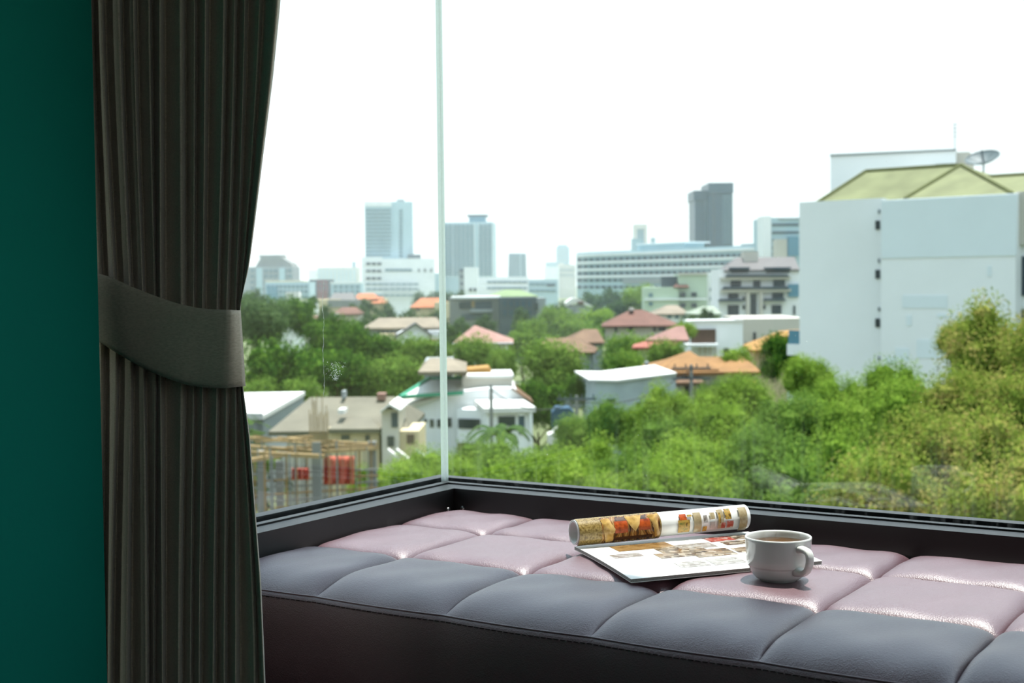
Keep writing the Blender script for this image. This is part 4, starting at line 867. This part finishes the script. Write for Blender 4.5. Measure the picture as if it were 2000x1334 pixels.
# ---- trees
def leaf_mat(name, c0, c1, c2):
    m = bpy.data.materials.new(name); m.use_nodes = True; n = m.node_tree.nodes; l = m.node_tree.links; n.clear()
    out = n.new('ShaderNodeOutputMaterial'); d = n.new('ShaderNodeBsdfDiffuse'); t = n.new('ShaderNodeBsdfTranslucent'); mx = n.new('ShaderNodeMixShader'); mx.inputs[0].default_value = .42
    geo = n.new('ShaderNodeNewGeometry'); nz = n.new('ShaderNodeTexNoise'); nz.inputs['Scale'].default_value = .9; nz.inputs['Detail'].default_value = 3; l.new(geo.outputs['Position'], nz.inputs['Vector'])
    ad = n.new('ShaderNodeMath'); ad.operation = 'MULTIPLY_ADD'; ad.inputs[1].default_value = .45; l.new(geo.outputs['Random Per Island'], ad.inputs[0]); l.new(nz.outputs['Fac'], ad.inputs[2])
    rp = n.new('ShaderNodeValToRGB'); e = rp.color_ramp.elements; e.new(.5)
    for k, (p, c) in enumerate(((.4, c0), (.72, c1), (1.0, c2))): e[k].position = p; e[k].color = lin(c) + (1,)
    l.new(ad.outputs[0], rp.inputs['Fac']); l.new(rp.outputs['Color'], d.inputs['Color']); l.new(rp.outputs['Color'], t.inputs['Color'])
    l.new(d.outputs[0], mx.inputs[1]); l.new(t.outputs[0], mx.inputs[2]); l.new(mx.outputs[0], out.inputs[0])
    return m
L = {'lime': leaf_mat('lime_leaves', (82, 108, 40), (114, 144, 52), (136, 158, 70)), 'mid': leaf_mat('mid_green_leaves', (66, 92, 42), (96, 126, 52), (120, 144, 66)),
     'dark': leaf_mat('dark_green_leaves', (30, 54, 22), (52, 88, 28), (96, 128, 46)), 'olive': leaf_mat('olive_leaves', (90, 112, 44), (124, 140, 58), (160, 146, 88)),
     'sage': leaf_mat('sage_leaves', (50, 72, 44), (70, 94, 56), (94, 116, 72)), 'haze': leaf_mat('distant_leaves', (46, 66, 40), (62, 84, 46), (80, 100, 56))}
m_bark = mat('bark', (84, 70, 54), .9, .1, .3, 3)
def crown_mesh(name, seed, nlobe, nleaf, size, flat=1.0):
    r_ = random.Random(seed); lobes = []
    while len(lobes) < nlobe:
        x, y, z = (r_.uniform(-1, 1) for _ in range(3))
        if x * x + y * y + z * z < 1: lobes.append((Vector((x * .36, y * .36, .62 + z * .24 * flat)), r_.uniform(.11, .2)))
    vv = []; ff = []
    for c, r in lobes:                                         # inner mass of each leafy lobe
        bm = bmesh.new(); bmesh.ops.create_icosphere(bm, subdivisions=1, radius=r * .6); k = len(vv)
        vv += [c + v.co * (1 + r_.uniform(-.15, .15)) for v in bm.verts]; ff += [tuple(k + v.index for v in q.verts) for q in bm.faces]; bm.free()
    for _ in range(nleaf):
        c, r = lobes[r_.randrange(nlobe)]
        d = Vector((r_.gauss(0, 1), r_.gauss(0, 1), r_.gauss(.25, 1))).normalized(); p = c + d * r * r_.uniform(.5, 1.3)
        nn = (d + Vector((r_.gauss(0, .6), r_.gauss(0, .6), r_.gauss(.2, .6)))).normalized(); a = nn.orthogonal().normalized(); a.rotate(Matrix.Rotation(r_.uniform(0, 6.28), 3, nn)); b = nn.cross(a); s = size * r_.uniform(.6, 1.3); k = len(vv)
        vv += [p - a * s, p - b * s * .5 - nn * s * .1, p + a * s, p + b * s * .5 - nn * s * .1]; ff.append((k, k + 1, k + 2, k + 3))
    me = bpy.data.meshes.new(name); me.from_pydata([tuple(v) for v in vv], [], ff); me.materials.append(L['mid']); return me
def trunk_mesh(seed):
    r_ = random.Random(seed); V_ = []; F_ = []
    def add(pts, rad):
        v, f_ = tube_mesh(pts, rad, 7); k = len(V_); V_.extend(v); F_.extend(tuple(q + k for q in f) for f in f_)
    add([Vector((0, 0, 0)), Vector((.01, 0, .25)), Vector((0, .01, .6))], [.028, .022, .012])
    for k in range(5): a = k * 1.26 + r_.random(); add([Vector((0, 0, .22 + .05 * k)), Vector((.14 * math.cos(a), .14 * math.sin(a), .42 + .05 * k)), Vector((.28 * math.cos(a), .28 * math.sin(a), .58 + .04 * k))], [.014, .01, .005])
    me = bpy.data.meshes.new('trunk'); me.from_pydata([tuple(v) for v in V_], [], F_); me.materials.append(m_bark); return me
CR_near = [crown_mesh('near_crown', 11 + k, 34, 20000, .0145) for k in range(4)]
CR_mid = [crown_mesh('mid_crown', 31 + k, 22, 6500, .024) for k in range(5)]
CR_far = [crown_mesh('far_crown', 51 + k, 14, 1400, .04) for k in range(3)]
TRK = [trunk_mesh(k) for k in range(3)]
def tree(name, label, px, ytop, wpx, Y, leaf, near=1, group=None, cat='tree', hmin=None):
    tp = Q(px, ytop, Y); H = tp.z - ZG; Wd = wpx * Y / FPX
    r = empty(name, (tp.x, tp.y, ZG)); tag(r, label, cat, group)
    r.rotation_euler.z = rnd.uniform(0, 6.28); H *= 1.09; r.scale = (Wd * 1.0, Wd * 1.0, H)
    # the crown keeps natural proportions: only its upper part rises above the trunk
    ch = min(1, Wd * 1.15 / H)
    src = (CR_far, CR_mid, CR_near)[near]
    fo = bpy.data.objects.new('foliage', src[rnd.randrange(len(src))]); link(fo, r); fo['kind'] = 'stuff'
    fo.scale = (1, 1, ch); fo.location = (0, 0, 1 - ch)
    fo.material_slots[0].link = 'OBJECT'; fo.material_slots[0].material = L[leaf]
    tk = bpy.data.objects.new('trunk', TRK[rnd.randrange(3)]); link(tk, r); tk.scale = (1, 1, max(.5, 1 - ch * .5)) if ch < .9 else (1, 1, 1)
    return r
SC = 'scrub treetops below the right hand pane'
SCRUB = ((1130, 832, 130, 75, 'mid'), (1205, 800, 140, 72, 'mid'), (1290, 775, 140, 70, 'lime'), (1380, 790, 130, 68, 'lime'), (1450, 765, 140, 66, 'lime'), (1640, 772, 160, 58, 'lime'), (1745, 748, 170, 55, 'lime'),
        (1160, 880, 200, 55, 'lime'), (1290, 850, 210, 50, 'mid'), (1420, 830, 210, 48, 'lime'), (1540, 820, 200, 46, 'mid'), (1660, 830, 220, 44, 'lime'), (1790, 800, 230, 42, 'lime'), (1900, 790, 230, 38, 'olive'), (2030, 800, 260, 36, 'olive'),
        (1005, 888, 170, 52, 'mid'), (925, 885, 130, 60, 'mid'), (1080, 915, 200, 48, 'lime'), (1220, 930, 240, 40, 'mid'), (1370, 910, 250, 38, 'lime'), (1510, 900, 250, 36, 'mid'), (1660, 910, 270, 34, 'lime'), (1820, 880, 290, 32, 'olive'), (1980, 880, 310, 30, 'olive'),
        (1000, 935, 240, 42, 'lime'), (1150, 965, 260, 34, 'lime'), (1330, 975, 290, 30, 'lime'), (1530, 975, 310, 28, 'mid'), (1740, 970, 310, 27, 'olive'), (1960, 960, 330, 26, 'olive'), (900, 930, 160, 50, 'lime'))
ORD = ('leftmost', 'second', 'third', 'fourth', 'fifth', 'sixth', 'seventh', 'eighth', 'ninth', 'tenth', 'eleventh')
ROWN = (('rear row of the scrub', 54.5, 99), ('middle row of the scrub', 41.5, 54.5), ('front row of the scrub', 30.5, 41.5), ('nearest row of the scrub by the sill', 0, 30.5))
HUE = {'lime': 'lime green', 'mid': 'mid green', 'olive': 'olive yellow'}
for rn, ya, yb in ROWN:
    for k, (px, y, w, Y, lf) in enumerate(sorted(q for q in SCRUB if ya < q[3] <= yb)):
        tree('scrub_tree', HUE[lf] + ' treetop, ' + ORD[k] + (' ' if k == 0 else ' from left ') + 'in the ' + rn, px, y, w, Y, lf, 2, SC)
tree('scrub_tree', 'tall olive tree rising in front of the white block at right', 1950, 646, 260, 44, 'olive', 2); tree('scrub_tree', 'olive tree branch mass beside the tall olive tree at the frame edge', 2070, 670, 240, 40, 'olive', 2)
tree('scrub_tree', 'small olive treetop left of the tall olive tree', 1862, 690, 90, 47, 'olive', 2)
tree('scrub_tree', 'spiky pale treetop at the left foot of the white block', 1580, 734, 120, 62, 'lime', 2); tree('scrub_tree', 'dark round tree between orange roof and white block', 1520, 672, 110, 112, 'dark', 1)
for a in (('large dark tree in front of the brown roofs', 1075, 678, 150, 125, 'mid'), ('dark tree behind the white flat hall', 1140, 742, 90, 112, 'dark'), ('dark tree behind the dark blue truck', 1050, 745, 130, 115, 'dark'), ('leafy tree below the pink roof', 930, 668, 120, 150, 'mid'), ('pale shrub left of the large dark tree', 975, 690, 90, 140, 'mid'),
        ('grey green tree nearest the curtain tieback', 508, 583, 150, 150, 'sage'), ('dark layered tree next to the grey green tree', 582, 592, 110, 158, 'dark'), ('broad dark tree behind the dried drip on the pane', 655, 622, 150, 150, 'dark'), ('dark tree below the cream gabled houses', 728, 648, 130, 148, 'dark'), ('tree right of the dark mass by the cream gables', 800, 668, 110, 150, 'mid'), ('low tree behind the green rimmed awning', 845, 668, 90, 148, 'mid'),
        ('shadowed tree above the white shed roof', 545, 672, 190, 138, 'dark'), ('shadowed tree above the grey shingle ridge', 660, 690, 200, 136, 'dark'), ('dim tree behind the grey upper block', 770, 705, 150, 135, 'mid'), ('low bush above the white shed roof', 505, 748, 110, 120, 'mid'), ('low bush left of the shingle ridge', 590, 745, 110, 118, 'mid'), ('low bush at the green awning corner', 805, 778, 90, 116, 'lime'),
        ('round tree beside the rust villa', 1215, 655, 120, 165, 'mid'), ('tree under the rust villa walls', 1270, 668, 110, 158, 'mid'), ('bush left of the orange roofed house', 1228, 690, 110, 140, 'mid'), ('tree left of the brown louvred panel', 1335, 640, 60, 160, 'lime'), ('tree below the red roofed house', 1300, 672, 90, 145, 'mid'), ('grey green bush by the utility pole', 1400, 756, 100, 96, 'sage'), ('bush below the ochre roof', 1440, 690, 100, 122, 'lime'),
        ('tree beside the slate block', 1085, 600, 90, 245, 'mid'), ('tree behind the low brown roof', 1040, 628, 90, 210, 'mid'), ('bush between pink and brown roofs', 1020, 650, 80, 190, 'mid'), ('wide tree below the patched shed', 1120, 620, 120, 240, 'mid'), ('tree left of the rust villa roof', 1160, 605, 110, 260, 'lime'), ('tree before the mint apartments', 1250, 562, 90, 330, 'lime')):
    tree('leafy_tree', a[0] , *a[1:], near=1)
FT = 'distant trees among the houses'
for px, y, w, Y, lab in ((1190, 566, 70, 400, 'dark tree at the foot of the long office block'), (1150, 572, 80, 420, 'tree at the left foot of the long office block'), (1225, 575, 70, 380, 'tree between long office block and mint apartments'), (1100, 590, 70, 360, 'tree left of the patched shed roof'), (1055, 588, 50, 370, 'tree just right of the slate block'), (900, 573, 50, 420, 'tree right of the pane joint above the grey balconied house'),
        (830, 573, 60, 430, 'dark hedge tree right of the office tower podium'), (868, 572, 50, 430, 'tree against the pane joint above the peach roof'), (612, 586, 30, 270, 'small round tree in front of the beige building'), (715, 592, 50, 290, 'tree under the bright orange bungalow roof'), (690, 600, 60, 260, 'tree right of the brick red roof'), (752, 598, 60, 300, 'tree right of the orange bungalow'), (800, 607, 80, 270, 'tree left below the peach roof'), (850, 612, 80, 260, 'tree below the peach roofed house'),
        (900, 625, 60, 235, 'tree below the grey balconied house'), (950, 622, 60, 240, 'tree under the left edge of the slate block'), (880, 645, 60, 190, 'tree left of the pink roof'), (1200, 592, 70, 330, 'tree above the rust villa roof'), (1110, 612, 60, 300, 'tree just below the patched shed'), (1350, 622, 60, 205, 'tree below the pale hipped roof'), (560, 588, 60, 250, 'tree below the white rooftop cube'), (640, 606, 60, 230, 'tree before the salmon roof'),
        (730, 620, 70, 225, 'tree left of the cream gabled row'), (500, 575, 60, 260, 'tree before the mansard apartments'), (1020, 610, 60, 240, 'tree below the middle of the slate block'), (1260, 590, 50, 320, 'tree at the left wall of the mint apartments'), (1380, 612, 50, 210, 'tree left of the tiered mansion foot')):
    tree('distant_tree', lab, px, y, w, Y, 'haze', 0, FT)
for px, y, w, Y, lab in ((830, 895, 150, 66, 'green bush left of the pane joint above the sill'), (765, 915, 140, 60, 'green bush right of the building site frame'), (870, 925, 150, 54, 'bright bush at the foot of the pane joint'), (720, 935, 110, 56, 'leafy bush beside the right building site column'), (525, 905, 60, 62, 'small bush inside the building site'), (800, 940, 170, 48, 'bright bush low against the left sill rail')):
    tree('green_bush', lab, px, y, w, Y, 'lime', 2, cat='bush')
def crown_mass(name, label, spots, src, leaf):
    # a mass of uncountable greenery: many crowns joined into one mesh
    V_ = []; F_ = []
    for x, y, z0, w, h in spots:
        me = src[rnd.randrange(len(src))]; k = len(V_); a = rnd.uniform(0, 6.28); ca, sa = math.cos(a), math.sin(a)
        V_ += [(x + (v.co.x * ca - v.co.y * sa) * w, y + (v.co.x * sa + v.co.y * ca) * w, z0 + (v.co.z - .2) * h) for v in me.vertices]; F_ += [tuple(k + q for q in p.vertices) for p in me.polygons]
    me = bpy.data.meshes.new(name); me.from_pydata(V_, [], F_); me.materials.append(L[leaf]); o = link(bpy.data.objects.new(name, me)); tag(o, label, 'greenery', kind='stuff'); return o
CR_low = [crown_mesh('low_crown', 71 + k, 10, 700, .05) for k in range(3)]
spots = [(rnd.uniform(-.12, .62) * Y, Y, ZG, rnd.uniform(4, 6.5), rnd.uniform(4.5, 7.5)) for Y in [rnd.uniform(24, 78) for _ in range(150)]]
crown_mass('undergrowth', 'tangled green undergrowth between the scrub trees', [q for q in spots if not (q[0] < -.02 * q[1] and q[1] > 40)], CR_low, 'mid')
spots = [((rnd.uniform(-.62, -.235) if k % 4 else rnd.uniform(.50, 1.1)) * Y, Y, ZG, rnd.uniform(11, 17), rnd.uniform(8, 13)) for k, Y in enumerate((75 + 480 * rnd.random() ** 1.5) for _ in range(380))]
crown_mass('distant_treeline', 'distant green treeline running on either side of the town', spots, CR_low, 'haze')
# palm in front of the truck
pp = Q(975, 850, 76); palm = empty('palm_tree', (pp.x, pp.y, ZG)); tag(palm, 'small palm in front of the white gabled house', 'palm')
vv, ff = tube_mesh([Vector((pp.x, pp.y, ZG)), Vector((pp.x + .1, pp.y, (ZG + pp.z) / 2)), pp], [.2, .16, .12], 8); mesh('trunk', vv, ff, m_bark, palm)
for k in range(13):
    a = k * 2 * math.pi / 13; el = .9 - .25 * (k % 3); d = Vector((math.cos(a), math.sin(a), 0)); vv = []
    for q in range(9):
        t = q / 8; c = pp + d * (1.9 * t) + Vector((0, 0, el * math.sin(t * 2.2) * 1.0 - .9 * t * t)); s_ = d.cross(Vector((0, 0, 1))) * (.32 * math.sin(math.pi * (.08 + .92 * t)) + .01); vv += [c - s_ - Vector((0, 0, .12)), c, c + s_ - Vector((0, 0, .12))]
    mesh('frond', vv, grid_faces(3, 9), L['sage'], palm)

# ---- haze hanging over the town
hz = bpy.data.materials.new('town_haze'); hz.use_nodes = True; n = hz.node_tree.nodes; n.clear(); o_ = n.new('ShaderNodeOutputMaterial'); vs_ = n.new('ShaderNodeVolumeScatter'); vs_.inputs['Color'].default_value = (.80, .95, 1, 1); vs_.inputs['Density'].default_value = .00030; vs_.inputs['Anisotropy'].default_value = .0
hz.node_tree.links.new(vs_.outputs[0], o_.inputs['Volume'])
hb = mesh('haze', [Vector((-1800, 130, ZG + .2)), Vector((1800, 130, ZG + .2)), Vector((1800, 2600, ZG + .2)), Vector((-1800, 2600, ZG + .2)), Vector((-1800, 130, 150)), Vector((1800, 130, 150)), Vector((1800, 2600, 150)), Vector((-1800, 2600, 150))], BOXF, hz)
tag(hb, 'thin haze over the town', 'haze', kind='stuff')
